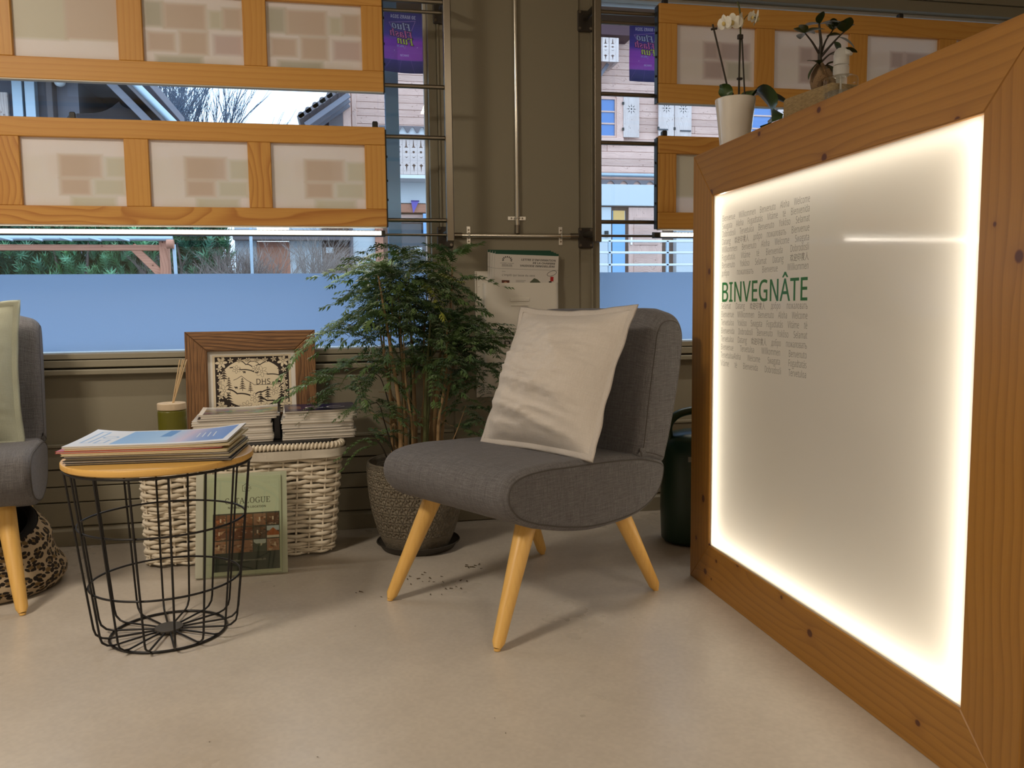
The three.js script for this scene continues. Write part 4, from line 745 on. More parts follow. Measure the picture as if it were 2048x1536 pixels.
  for (let k = 0; k < 4; k++) leaflet('newsletter', k === 3 ? 'frontmost newsletter with a green top edge and drawings in the wall holder' : `newsletter ${names[k]} in the upper pocket of the wall holder`, 'newsletter', k === 3 ? null : 'newsletters in the upper pocket', 0.501 + k * 0.0055, 0.6775, 0.0155 + k * 0.0052, 0.232, 0.305 - k * 0.0025, nm, 0.0 + 0.005 * k, -0.012 - 0.008 * k, M.paper);
  const pro = canvasTex(600, 800, (g, w, h) => {
    g.fillStyle = '#cfc9c2'; g.fillRect(0, 0, w, h); g.font = '150px sans-serif'; g.fillStyle = '#202830'; g.fillText('Pr', 130, 150); g.fillStyle = '#7a1f2c'; g.fillText('o', 285, 150);
    g.fillStyle = '#8d8680'; g.fillRect(0, 190, w, 610); g.fillStyle = '#b4aca4'; g.font = 'bold 58px sans-serif'; g.fillText('DROIT DU', 180, 300); g.fillText('PLUS', 300, 370); g.fillStyle = '#c9c3bc'; g.fillRect(230, 420, 300, 44); g.fillRect(200, 500, 160, 40); g.fillStyle = '#555'; g.font = '30px sans-serif'; g.fillText('ATELIERS LETTRES', 245, 452); g.fillText('BÂTISSEZ', 210, 530);
  });
  leaflet('brochure', 'grey brochure headed with large thin letters in the lower pocket', 'brochure', null, 0.508, 0.4775, 0.03, 0.21, 0.19 + 0.0, std({ map: pro, roughness: 0.6 }), -0.02, 0, M.paper);
  leaflet('brochure', 'plain pale brochure behind the grey one in the lower pocket', 'brochure', null, 0.498, 0.4775, 0.018, 0.21, 0.168, M.paper, 0.0, 0, M.coverDark);
}

// ------------------------------------------------------------------ dark green can behind the desk corner, pet bed under the left chair
{
  const t = thing('watering_can', 'dark green plastic can with a loop handle behind the desk corner', 'watering can', null, [1.125, 0, 0.43], 0.1);
  const g = lathe([[0, 0.004], [0.11, 0.004], [0.12, 0.016], [0.124, 0.12], [0.12, 0.3], [0.112, 0.342], [0.09, 0.362], [0.05, 0.37], [0, 0.37]], 40).scale(1, 1, 0.85);
  P('body', g, M.greenPlastic, t);
  P('handle', tube([V(-0.1, 0.34, 0), V(-0.105, 0.39, 0), V(-0.07, 0.425, 0), V(0, 0.435, 0), V(0.06, 0.42, 0), V(0.085, 0.37, 0)], 0.013, 30, 10), M.greenPlastic, t);
  P('spout', taper([V(0.1, 0.08, 0), V(0.2, 0.2, 0), V(0.26, 0.33, 0)], (u) => lerp(0.026, 0.014, u), 12, 12), M.greenPlastic, t);
  P('sticker', bb(-0.07, -0.035, 0.282, 0.298, 0.087, 0.0935, 0).rotateY(-0.1), std({ color: lin(0.3, 0.32, 0.3), roughness: 0.5 }), t, 'small pale label');
}
{
  const t = thing('pet_bed', 'leopard print pet bed with a black lining under the left chair', 'pet bed', null, [-1.02, 0, 0.42], 0.5);
  const dome = (o) => sheet((u, v) => { const a = u * 2 * PI, q = v * PI * 0.5, open = 0.5 + 0.5 * Math.cos(a - PI * 0.5), rr = 0.185 * (Math.cos(q) * 0.28 + 0.72 + 0.1 * Math.sin(q * 2)) - o; const top = 0.24 - 0.1 * open; const bulge = 1 + 0.06 * Math.sin(v * 9) * (o ? 0 : 1); return [rr * bulge * Math.cos(a), 0.004 + (top - (o ? 0.004 : 0)) * v + (o ? 0.01 : 0), rr * bulge * Math.sin(a)]; }, 56, 14);
  const outer = dome(0), uv = outer.attributes.uv; for (let i = 0; i < uv.count; i++) uv.setXY(i, uv.getX(i) * 2.6, uv.getY(i) * 0.6);
  P('cover', outer, M.leopard, t);
  P('lining', [dome(0.022), lathe([[0, 0.014], [0.17, 0.014]], 40)], M.fleece, t, 'black fleece lining');
  const rim = sheet((u, v) => { const a = u * 2 * PI, open = 0.5 + 0.5 * Math.cos(a - PI * 0.5), q = v * PI, rr = 0.185 * 0.72 - 0.011 + 0.013 * Math.cos(q); return [rr * Math.cos(a), 0.24 - 0.1 * open + 0.012 * Math.sin(q), rr * Math.sin(a)]; }, 56, 6); P('rim', rim, M.fleece, t);
}

// ------------------------------------------------------------------ reception desk with its lit front
{
  const t = thing('reception_desk', 'knotty spruce reception desk with a glowing white front panel of greetings', 'desk', null, [1.0, 0, 1.3675], -PI / 2);
  const W = 1.2, H = 1.187, b = 0.1225, zf = 0.043, cy = H / 2;
  mitred(W, H, b, b, 0.043, 0.002).forEach((g) => P('frame_board', g.translate(0, cy, 0), M.spruce, t));
  const ow = W - 2 * b, oh = H - 2 * b;
  P('top_board', grain(bb(-W / 2, W / 2, H - 0.036, H, -0.62, -0.001, 0.003), 'x'), M.spruce, t);
  P('end_board', grain(bb(-W / 2, -W / 2 + 0.03, 0.002, H - 0.037, -0.62, -0.001, 0.002), 'y'), M.spruce, t);
  P('end_board', grain(bb(W / 2 - 0.03, W / 2, 0.002, H - 0.037, -0.62, -0.001, 0.002), 'y'), M.spruce, t);
  const strokes = { '欢': '8,25 42,25 12,85;14,42 48,82;62,8 50,40;58,28 92,28 84,45;70,45 66,65 46,94;70,52 78,74 96,94', '迎': '10,14 20,25;8,44 22,44 22,70 8,86;8,80 26,86 96,92;52,14 36,22 36,66 52,58;64,22 90,22 90,60 80,57;64,22 64,80', '印': '40,12 14,22 14,78 40,70;14,46 40,46;56,20 90,20 90,70 78,66;56,20 56,96', '度': '50,4 55,14;14,20 92,20;20,20 20,60 8,95;28,36 90,36;42,27 42,52 72,52;72,27 72,52;30,63 78,63 36,95;38,68 90,95', '人': '50,8 46,45 10,94;50,34 62,66 94,94' };
  const top = ['Bienvenue Willkommen Benvenuto Aloha Welcome', 'Swagata Aloha Fogadtatás Vítáme të Bienvenida', 'Dobrodosli Tervetuloa Benvenuto Yokôso Selamat', 'Datang 欢迎印度人 добро пожаловать Bienvenue', 'Willkommen Benvenuto Aloha Welcome Swagata', 'Fogadtatás Vítáme të Bienvenida Dobrodosli', 'Benvenuto Yokôso Selamat Datang 欢迎印度人', 'добро пожаловать Bienvenue Willkommen'];
  const low = ['Selamat Datang 欢迎印度人 добро пожаловать', 'Bienvenue Willkommen Benvenuto Aloha Welcome', 'Tervetuloa Yokôso Swagata Fogadtatás Vítáme të', 'Bienvenida Dobrodosli Benvenuto Yokôso Selamat', 'Tervetuloa Datang 欢迎印度人 добро пожаловать', 'Bienvenue Tervetuloa Willkommen Benvenuto', 'TervetuloaAloha Welcome Swagata Fogadtatás', 'Vítáme të Bienvenida Dobrodosli Tervetuloa'];
  const pw = ow - 0.004, ph = oh - 0.004;
  const face = canvasTex(2048, 2020, (g, w, h) => {
    g.fillStyle = '#f4efe6'; g.fillRect(0, 0, w, h);
    const px = w / pw, X = (z) => (z - (1.3675 - pw / 2)) * px, Y = (y) => (cy + ph / 2 - y) * px, x0 = X(0.939), x1 = X(1.356);
    const l = document.createElement('canvas'); l.width = w; l.height = h; const k = l.getContext('2d'); k.font = '45px sans-serif'; k.fillStyle = '#857d74'; k.strokeStyle = '#857d74'; k.lineJoin = k.lineCap = 'round';
    const HS = 0.74, isC = (s) => strokes[s[0]] !== undefined, wd = (s) => (isC(s) ? s.length * 33 : k.measureText(s).width * HS);
    const line = (s, y) => { const q = s.split(' '), tot = q.reduce((a, e) => a + wd(e), 0), gap = (x1 - x0 - tot) / (q.length - 1); let x = x0; for (const e of q) { if (isC(e)) { k.lineWidth = 2.6; [...e].forEach((c, i) => strokes[c].split(';').forEach((st) => { k.beginPath(); st.split(' ').forEach((p, j) => { const [a, d] = p.split(',').map(Number), xx = x + i * 33 + a * 0.31, yy = y - 36 + d * 0.4; j ? k.lineTo(xx, yy) : k.moveTo(xx, yy); }); k.stroke(); })); } else { k.save(); k.translate(x, y); k.scale(HS, 1); k.fillText(e, 0, 0); k.restore(); } x += wd(e) + gap; } };
    top.forEach((s, i) => line(s, Y(0.992 - 0.01995 * i))); low.forEach((s, i) => line(s, Y(0.7675 - 0.0211 * i)));
    // thin the letters
    k.globalCompositeOperation = 'destination-out'; k.lineWidth = 1.1;
    const thin = (s, y) => { const q = s.split(' '), tot = q.reduce((a, e) => a + wd(e), 0), gap = (x1 - x0 - tot) / (q.length - 1); let x = x0; for (const e of q) { if (!isC(e)) { k.save(); k.translate(x, y); k.scale(HS, 1); k.strokeText(e, 0, 0); k.restore(); } x += wd(e) + gap; } };
    top.forEach((s, i) => thin(s, Y(0.992 - 0.01995 * i))); low.forEach((s, i) => thin(s, Y(0.7675 - 0.0211 * i)));
    g.drawImage(l, 0, 0);
    g.fillStyle = '#00702e'; g.strokeStyle = '#00702e'; g.lineWidth = 2.5; g.font = '146px sans-serif'; const m = g.measureText('BINVEGNÂTE').width; g.save(); g.translate(x0 - 4, Y(0.7862)); g.scale((x1 - x0 + 6) / m, 1); g.fillText('BINVEGNÂTE', 0, 0); g.strokeText('BINVEGNÂTE', 0, 0); g.restore();
  });
  P('lit_panel', new THREE.PlaneGeometry(pw, ph).translate(0, cy, zf - 0.006), std({ map: face, transmission: 0.55, roughness: 1, thickness: 0, clearcoat: 1, clearcoatRoughness: 0.06 }), t);
  each('panel_edge', [bb(-ow / 2, ow / 2, cy - oh / 2, cy - oh / 2 + 0.003, zf - 0.01, zf - 0.005, 0), bb(-ow / 2, -ow / 2 + 0.003, cy - oh / 2, cy + oh / 2, zf - 0.01, zf - 0.005, 0)], M.ceramic, t);
  // light box behind the panel: white walls, and a diode strip round all four sides
  const D = -0.035, cw = ow / 2, ch = oh / 2;
  P('light_box', [bb(-cw - 0.01, cw + 0.01, cy - ch - 0.01, cy + ch + 0.01, D - 0.01, D, 0), bb(-cw - 0.01, -cw, cy - ch, cy + ch, D, -0.0005, 0), bb(cw, cw + 0.01, cy - ch, cy + ch, D, -0.0005, 0), bb(-cw, cw, cy - ch - 0.01, cy - ch, D, -0.0005, 0), bb(-cw, cw, cy + ch, cy + ch + 0.01, D, -0.0005, 0)], M.deskBox, t);
  t.updateMatrixWorld(true);
  for (const [sx, sy] of [[-1, 0], [1, 0], [0, -1], [0, 1]]) {
    const L = (sx ? oh : ow) - 0.02, z = 0.014, ax = sx * (cw - 0.001), ay = cy + sy * (ch - 0.001), k = sy > 0 ? 0.5 : sx > 0 ? 0.9 : 1.15;
    P('diode_strip', box(sx ? 0.002 : L, sx ? L : 0.002, 0.012, ax, ay, z, 0), M.deskGlow, t);
    const a = new THREE.RectAreaLight(new THREE.Color().setRGB(1, 0.92, 0.76), DESK_POWER * k, sx ? 0.012 : L, sx ? L : 0.012);
    a.position.set(sx * (cw - 0.003), cy + sy * (ch - 0.003), z); t.add(a); a.up.set(0, 1, 0);
    a.quaternion.setFromRotationMatrix(new THREE.Matrix4().makeBasis(...(sx ? [V(0, 0, sx).multiplyScalar(1), V(0, 1, 0), V(sx, 0, 0)] : [V(1, 0, 0), V(0, 0, -sy), V(0, sy, 0)])));
    if (sx) a.quaternion.setFromRotationMatrix(new THREE.Matrix4().makeBasis(V(0, 0, -sx), V(0, 1, 0), V(sx, 0, 0)));
  }
}
const TOP = 1.1875;
// orchid
{
  const t = thing('potted_orchid', 'white flowered orchid with broad leaves in a white ceramic pot', 'orchid', null, [1.022, TOP, 0.884]);
  P('pot', lathe([[0, 0], [0.036, 0], [0.038, 0.003], [0.052, 0.126], [0.0515, 0.128], [0.049, 0.126], [0.045, 0.1], [0, 0.1]], 48), M.ceramic, t);
  P('bark_mix', lathe([[0, 0.108], [0.03, 0.107], [0.046, 0.102]], 24), M.soil, t);
  const leaf = (pts, w, name = 'leaf') => { const c = new THREE.CatmullRomCurve3(pts.map((p) => V(...p))); P(name, sheet((u, v) => { const p = c.getPoint(u), q = c.getTangent(u), s = q.clone().cross(V(0, 1, 0)); if (s.length() < 0.1) s.set(0, 0, 1); s.normalize(); const n = s.clone().cross(q), ww = w * Math.pow(Math.sin(PI * clamp(0.08 + 0.9 * u)), 0.55) * (v * 2 - 1); p.addScaledVector(s, ww).addScaledVector(n, 0.25 * Math.abs(ww)); return [p.x, p.y, p.z]; }, 20, 8), M.orchidLeaf, t); };
  leaf([[0.02, 0.11, 0.01], [0.055, 0.145, 0.012], [0.085, 0.12, 0.016], [0.094, 0.07, 0.02], [0.082, 0.03, 0.022]], 0.046);
  leaf([[0.02, 0.11, -0.01], [0.07, 0.145, -0.015], [0.12, 0.14, -0.02], [0.16, 0.128, -0.02]], 0.024);
  leaf([[0.015, 0.11, 0.02], [0.05, 0.15, 0.0], [0.08, 0.152, 0.0], [0.105, 0.13, 0.0]], 0.028);
  leaf([[-0.02, 0.11, 0.0], [-0.028, 0.135, 0.0], [-0.034, 0.155, 0.004], [-0.044, 0.162, 0.008]], 0.02);
  P('stake', rod(V(-0.008, 0.105, 0), V(-0.066, 0.315, 0.0), 0.0024, 8), M.darkStem, t); each('node_clip', [rod(V(-0.07, 0.302, 0), V(-0.054, 0.305, 0), 0.003, 6), rod(V(-0.018, 0.138, 0), V(-0.006, 0.142, 0), 0.003, 6)], M.darkStem, t);
  P('flower_stem', taper([V(0.012, 0.105, 0), V(0.01, 0.2, 0), V(0.012, 0.3, 0.0), V(0.008, 0.36, 0), V(0.002, 0.375, 0)], (u) => 0.0022, 20, 6), M.stemGreen, t);
  each('stake', [rod(V(0.006, 0.105, 0.005), V(0.008, 0.29, 0.004), 0.0018, 6), rod(V(0.026, 0.105, 0.005), V(0.014, 0.29, 0.004), 0.002, 6)], M.darkStem, t);
  each('node_clip', [box(0.014, 0.006, 0.01, 0.01, 0.18, 0.003, 0.002), box(0.014, 0.012, 0.01, 0.01, 0.286, 0.003, 0.002)], M.darkStem, t);
  const petal = (L, w) => sheet((u, v) => { const s = v * 2 - 1, ww = w * Math.pow(Math.sin(PI * clamp(0.06 + 0.9 * u)), 0.6); return [s * ww, L * u, 0.12 * L * Math.sin(u * 2.4) - 0.3 * Math.abs(s) * ww * 0.5]; }, 8, 6);
  const big = petal(0.024, 0.014), sm = petal(0.02, 0.0085);
  for (const [x, y, z, yaw, pitch, s] of [[-0.038, 0.316, 0.012, -1.2, 0.25, 1], [-0.018, 0.318, 0.014, -0.4, 0.2, 1.1], [0.006, 0.324, 0.012, 0.9, 0.1, 1.05], [0.05, 0.334, 0.008, 1.3, 0.2, 1.1], [0.036, 0.335, 0.012, 0.6, 0.4, 0.8], [-0.03, 0.328, 0.0, -2.2, 0.3, 0.9]]) {
    const f = new THREE.Group(); f.name = 'flower'; f.position.set(x, y, z); f.rotation.set(pitch, yaw, 0, 'YXZ'); f.scale.setScalar(s); t.add(f);
    P('petals', [...[PI / 2, -PI / 2].map((a) => big.clone().rotateZ(a)), ...[0, 2.2, -2.2].map((a) => sm.clone().rotateZ(a))], M.petal, f); P('lip', new THREE.SphereGeometry(0.0045, 10, 8).scale(1, 1.3, 1).translate(0, -0.002, 0.005), std({ color: lin(0.7, 0.55, 0.2), roughness: 0.5 }), f);
  }
  each('pedicel', [[-0.036, 0.316], [-0.018, 0.318], [0.05, 0.334]].map(([x, y]) => tube([V(0.009, 0.31, 0), V((x + 0.009) / 2, y + 0.008, 0.004), V(x, y, 0.008)], 0.0011, 8, 5)), M.stemGreen, t);
}
// bonsai on a rough stone pot
{
  const s = thing('stone_slab', 'rough pale stone slab under the small bonsai on the desk', 'stone', null, [1.05, TOP, 1.262], 0.15);
  const g = new RoundedBoxGeometry(0.105, 0.052, 0.16, 6, 0.008), p = g.attributes.position; for (let i = 0; i < p.count; i++) { const k = fbm(p.getX(i) * 60 + 9, p.getZ(i) * 60 + p.getY(i) * 70 + 5, 3) - 0.5; p.setXYZ(i, p.getX(i) * (1 + k * 0.05), p.getY(i) * (1 + k * 0.08), p.getZ(i) * (1 + k * 0.04)); } g.computeVertexNormals();
  P('block', g.translate(0, 0.0275, 0), M.stone, s);
  const t = thing('bonsai', 'small ginseng ficus bonsai with a swollen root and dark oval leaves', 'bonsai', null, [1.046, TOP + 0.0545, 1.247]); t.scale.set(1.2, 0.98, 1.2);
  const root = lathe([[0, 0], [0.012, 0], [0.0165, 0.012], [0.018, 0.028], [0.0155, 0.045], [0.01, 0.058], [0.006, 0.066], [0, 0.068]], 24), q = root.attributes.position; for (let i = 0; i < q.count; i++) { const a = Math.atan2(q.getZ(i), q.getX(i)), k = 1 + 0.12 * Math.sin(a * 3 + q.getY(i) * 40); q.setXYZ(i, q.getX(i) * k, q.getY(i), q.getZ(i) * k); } root.computeVertexNormals();
  P('root', root, M.bark, t); each('root_leg', [taper([V(0.006, 0.05, 0.008), V(0.016, 0.03, 0.012), V(0.02, 0.0, 0.012)], (u) => lerp(0.007, 0.005, u), 10, 8), taper([V(-0.004, 0.03, 0.008), V(-0.01, 0.012, 0.016), V(-0.012, 0.0, 0.018)], (u) => lerp(0.006, 0.004, u), 8, 8)], M.bark, t);
  const bl = (L, w) => sheet((u, v) => { const sx = v * 2 - 1, ww = w * Math.pow(Math.sin(PI * clamp(0.03 + 0.94 * u)), 0.8); return [L * u, -0.25 * L * u * u + 0.3 * Math.abs(sx) * ww, sx * ww]; }, 8, 4);
  const LF = [bl(0.032, 0.0085), bl(0.038, 0.0105), bl(0.024, 0.008)], r = rng(23);
  const twig = (pts, r0, r1, leaves) => { const w = pts.map((a) => V(...a)), c = new THREE.CatmullRomCurve3(w); P('branch', taper(w, (u) => lerp(r0, r1, u), 14, 6), M.darkStem, t); for (const [u, yaw, up, k] of leaves) { const m = P('leaf', LF[k], M.bonsaiLeaf, t); m.position.copy(c.getPoint(u)); m.rotation.set((r() - 0.5) * 0.8, yaw, up, 'YZX'); } };
  const fan = (n, ups) => [...Array(n).keys()].map((i) => [1, i / n * 6.28 + r(), ups + (r() - 0.5) * 0.5, i % 3]);
  twig([[0, 0.06, 0], [-0.002, 0.085, 0], [0.0, 0.11, 0], [-0.004, 0.135, 0.002], [-0.006, 0.15, 0.003]], 0.0042, 0.0018, fan(5, 0.5));
  twig([[-0.002, 0.085, 0], [-0.02, 0.11, 0.004], [-0.036, 0.128, 0.006]], 0.0024, 0.0013, fan(5, 0.3));
  twig([[0, 0.08, 0], [0.018, 0.105, 0.002], [0.036, 0.128, 0.004], [0.044, 0.136, 0.004]], 0.0028, 0.0014, [...fan(6, 0.7), [0.6, -0.4, -0.5, 1], [0.45, -0.2, -0.9, 2], [0.7, 2.4, 0.3, 2]]);
  twig([[0, 0.085, 0], [0.014, 0.12, -0.006], [0.03, 0.145, -0.01]], 0.0022, 0.0012, fan(5, 0.8));
  twig([[0, 0.068, 0], [0.016, 0.086, 0.006], [0.034, 0.094, 0.01]], 0.0022, 0.0012, [[0.4, 0.2, 0.3, 1], [1, 0, 0.1, 0], [0.8, 0.7, -0.4, 0], [1, -0.8, -0.5, 2]]);
  twig([[0, 0.06, 0.004], [-0.01, 0.064, 0.008]], 0.0018, 0.001, [[1, 2.9, -0.9, 1], [0.6, -2.4, 0.3, 2], [1, 3.4, 0.3, 2], [0.8, -0.6, -1.1, 1]]);
  twig([[0.004, 0.06, 0.002], [0.012, 0.062, 0.006]], 0.0018, 0.001, [[1, -0.3, -1.0, 1], [0.6, 0.5, -0.2, 2], [0.6, -1, 0.3, 2]]);
  P('soil_mound', new THREE.SphereGeometry(0.026, 20, 8, 0, 2 * PI, 0, PI / 2).scale(1, 0.22, 1), M.soil, t);
}
{
  const t = thing('pump_bottle', 'clear glass bottle with a frosted pump cap beside the bonsai', 'bottle', null, [1.03, TOP, 1.352]);
  P('glass_body', lathe([[0, 0.001], [0.031, 0.001], [0.034, 0.004], [0.0345, 0.052], [0.033, 0.059], [0.028, 0.062], [0.0135, 0.063], [0.0135, 0.07]], 48), M.bottleGlass, t);
  P('liquid', lathe([[0, 0.004], [0.03, 0.004], [0.0315, 0.007], [0.0315, 0.03], [0, 0.03]], 40), std({ color: lin(0.9, 0.88, 0.8), transmission: 0.9, roughness: 0.05, thickness: 0.05 }), t);
  P('dip_tube', rod(V(0, 0.006, 0), V(0, 0.064, 0), 0.0022, 8), M.frostPlastic, t);
  P('collar', lathe([[0.0105, 0.063], [0.0155, 0.063], [0.0158, 0.066], [0.0158, 0.082], [0.0145, 0.084], [0.009, 0.084]], 32), M.frostPlastic, t);
  P('pump_head', [lathe([[0, 0.12], [0.008, 0.1195], [0.0135, 0.114], [0.0155, 0.106], [0.0155, 0.086], [0.0135, 0.086], [0.013, 0.1]], 32), extrude(poly([[0, 0.104], [0.018, 0.101], [0.021, 0.1045], [0.012, 0.1135], [0, 0.117]]), 0.012, 0.002).translate(0.004, 0, -0.006).rotateY(-PI / 2.6)], M.frostPlastic, t);
}

// ------------------------------------------------------------------ posters hung outside the glass, print facing the street
const posterTex = canvasTex(512, 724, (g, w, h) => {
  const a = g.createLinearGradient(0, 0, 0, h); a.addColorStop(0, '#2a2f80'); a.addColorStop(0.38, '#4d43a8'); a.addColorStop(0.48, '#ac5ad0'); a.addColorStop(0.78, '#a654c6'); a.addColorStop(0.8, '#4b4590'); a.addColorStop(1, '#2a3468'); g.fillStyle = a; g.fillRect(0, 0, w, h);
  g.strokeStyle = '#b98fd0'; g.lineWidth = 5; g.beginPath(); g.moveTo(0.26 * w, 0.15 * h); g.lineTo(0.88 * w, 0.2 * h); g.lineTo(0.5 * w, 0.6 * h); g.closePath(); g.stroke();
  g.strokeStyle = 'rgba(190,130,220,.8)'; g.lineWidth = 2; g.beginPath(); for (const x of [0.25, 0.62, 1.0]) { g.moveTo(w * (0.5 + (x - 0.5) * 0.4), 0.66 * h); g.lineTo(w * x, h); } g.moveTo(0, 0.66 * h); g.lineTo(w, 0.66 * h); g.moveTo(0, 0.79 * h); g.lineTo(w, 0.79 * h); g.stroke();
  g.textAlign = 'center'; g.fillStyle = '#c9c6dc'; g.font = 'bold 52px sans-serif'; g.save(); g.translate(0.55 * w, 0.125 * h); g.scale(0.9, 1.1); g.fillText('30 MARS 2024', 0, 0); g.restore();
  const word = (s, y, c, x) => { g.save(); g.translate(x * w, y * h); g.rotate(-0.1); g.transform(1, 0, -0.35, 1, 0, 0); g.font = 'bold 104px serif'; g.lineWidth = 12; g.strokeStyle = '#1d1b50'; g.strokeText(s, 0, 0); g.fillStyle = c; g.fillText(s, 0, 0); g.restore(); };
  word('Fluo', 0.3, '#b7c2de', 0.58); word('Flash', 0.42, '#e06fb0', 0.58); word('Fun', 0.53, '#d9e36a', 0.48);
  g.fillStyle = '#9fc0ee'; g.font = 'bold 26px sans-serif'; g.fillText('VOL.10', 0.6 * w, 0.575 * h); g.font = 'bold 34px sans-serif'; g.fillStyle = '#c9bdf0'; g.fillText('DMCM', 0.5 * w, 0.725 * h);
  g.fillStyle = '#fff'; for (const [x, y] of [[0.74, 0.64], [0.2, 0.57]]) { g.beginPath(); g.arc(x * w, y * h, 4, 0, 7); g.fill(); }
});
const posterMat = std({ map: posterTex, transmission: 0.85, roughness: 0.9, thickness: 0, side: THREE.DoubleSide });
function poster(label, x, y, w, h, z, roll, curl) {
  const t = thing('event_poster', label, 'poster', null, [x, y, z]); t.rotation.z = roll;
  P('print', sheet((u, v) => [(0.5 - u) * w, (v - 0.5) * h, -curl * Math.sin(u * PI) * (1 - v) - 0.002 * Math.sin(v * 5)], 14, 16), posterMat, t, 'purple printed event sheet seen from its back');
  each('tape', [bb(-w / 2 + 0.01, -w / 2 + 0.03, h / 2 - 0.008, h / 2 + 0.008, 0.001, 0.0015, 0), bb(w / 2 - 0.03, w / 2 - 0.01, h / 2 - 0.008, h / 2 + 0.008, 0.001, 0.0015, 0)], M.clearPlastic, t);
}
poster('purple event poster hung outside the glass beside the upper left board', 0.2345, 1.713, 0.148, 0.208, -0.074, -0.035, 0.014);
poster('fainter purple event poster half hidden by the upper right board', 1.138, 1.716, 0.148, 0.208, -0.074, 0.0, 0.004);
{ const t = thing('steel_post', 'blue painted steel post standing right outside the large window', 'post', null, [0.197, -0.12, -0.3]); P('shaft', bb(-0.016, 0.016, 0, 2.4, -0.02, 0.02, 0.003), M.bluePost, t); each('flange', [bb(-0.026, -0.014, 0, 2.4, -0.026, -0.02, 0.001), bb(-0.026, 0.024, 0, 2.4, 0.02, 0.026, 0.001)], M.bluePost, t); P('foot_plate', bb(-0.06, 0.06, 0, 0.008, -0.06, 0.06, 0.001), M.bluePost, t); }

// ------------------------------------------------------------------ outdoors
{
  const g = struct('ground'); P('street', bb(-40, 45, -0.32, -0.12, -60, -0.22, 0), M.asphalt, g);
  const s = struct('soffit', 'timber boards under the eave above the shop windows');
  for (let k = 0; k < 6; k++) P('plank', grain(bb(-3.6, 3.8, 2.15, 2.17, -0.2 - (k + 1) * 0.118 + 0.003, -0.2 - k * 0.118, 0.002), 'x'), M.soffit, s);
  P('fascia', bb(-3.6, 3.8, 2.1, 2.2, -0.935, -0.91, 0.003), M.brownTimber, s);
  const t = thing('tube_light', 'slim white tube light fixed under the outside eave', 'tube light', null, [1.25, 2.12, -0.72]); P('tube', rod(V(-0.32, 0, 0), V(0.32, 0, 0), 0.013, 12), M.whitePaint, t); P('end_cap', [rod(V(-0.345, 0, 0), V(-0.318, 0, 0), 0.015, 12), rod(V(0.318, 0, 0), V(0.345, 0, 0), 0.015, 12)], M.mauveSteel, t); P('mount', [bb(-0.28, -0.26, 0, 0.032, -0.008, 0.008, 0.001), bb(0.26, 0.28, 0, 0.032, -0.008, 0.008, 0.001)], M.mauveSteel, t);
}
const starSlots = (x, y, z, s) => { const q = []; for (let k = 0; k < 8; k++) { const a = k * PI / 4, l = k % 2 ? 0.085 : 0.1; q.push(new THREE.CylinderGeometry(0.002, 0.018, l, 4).translate(0, 0.1, 0).rotateZ(a).scale(s, s, 0.3).translate(x, y, z)); } q.push(new THREE.CylinderGeometry(0.02, 0.02, 0.01, 8).rotateX(PI / 2).scale(s, s, 1).translate(x, y, z)); return q; };
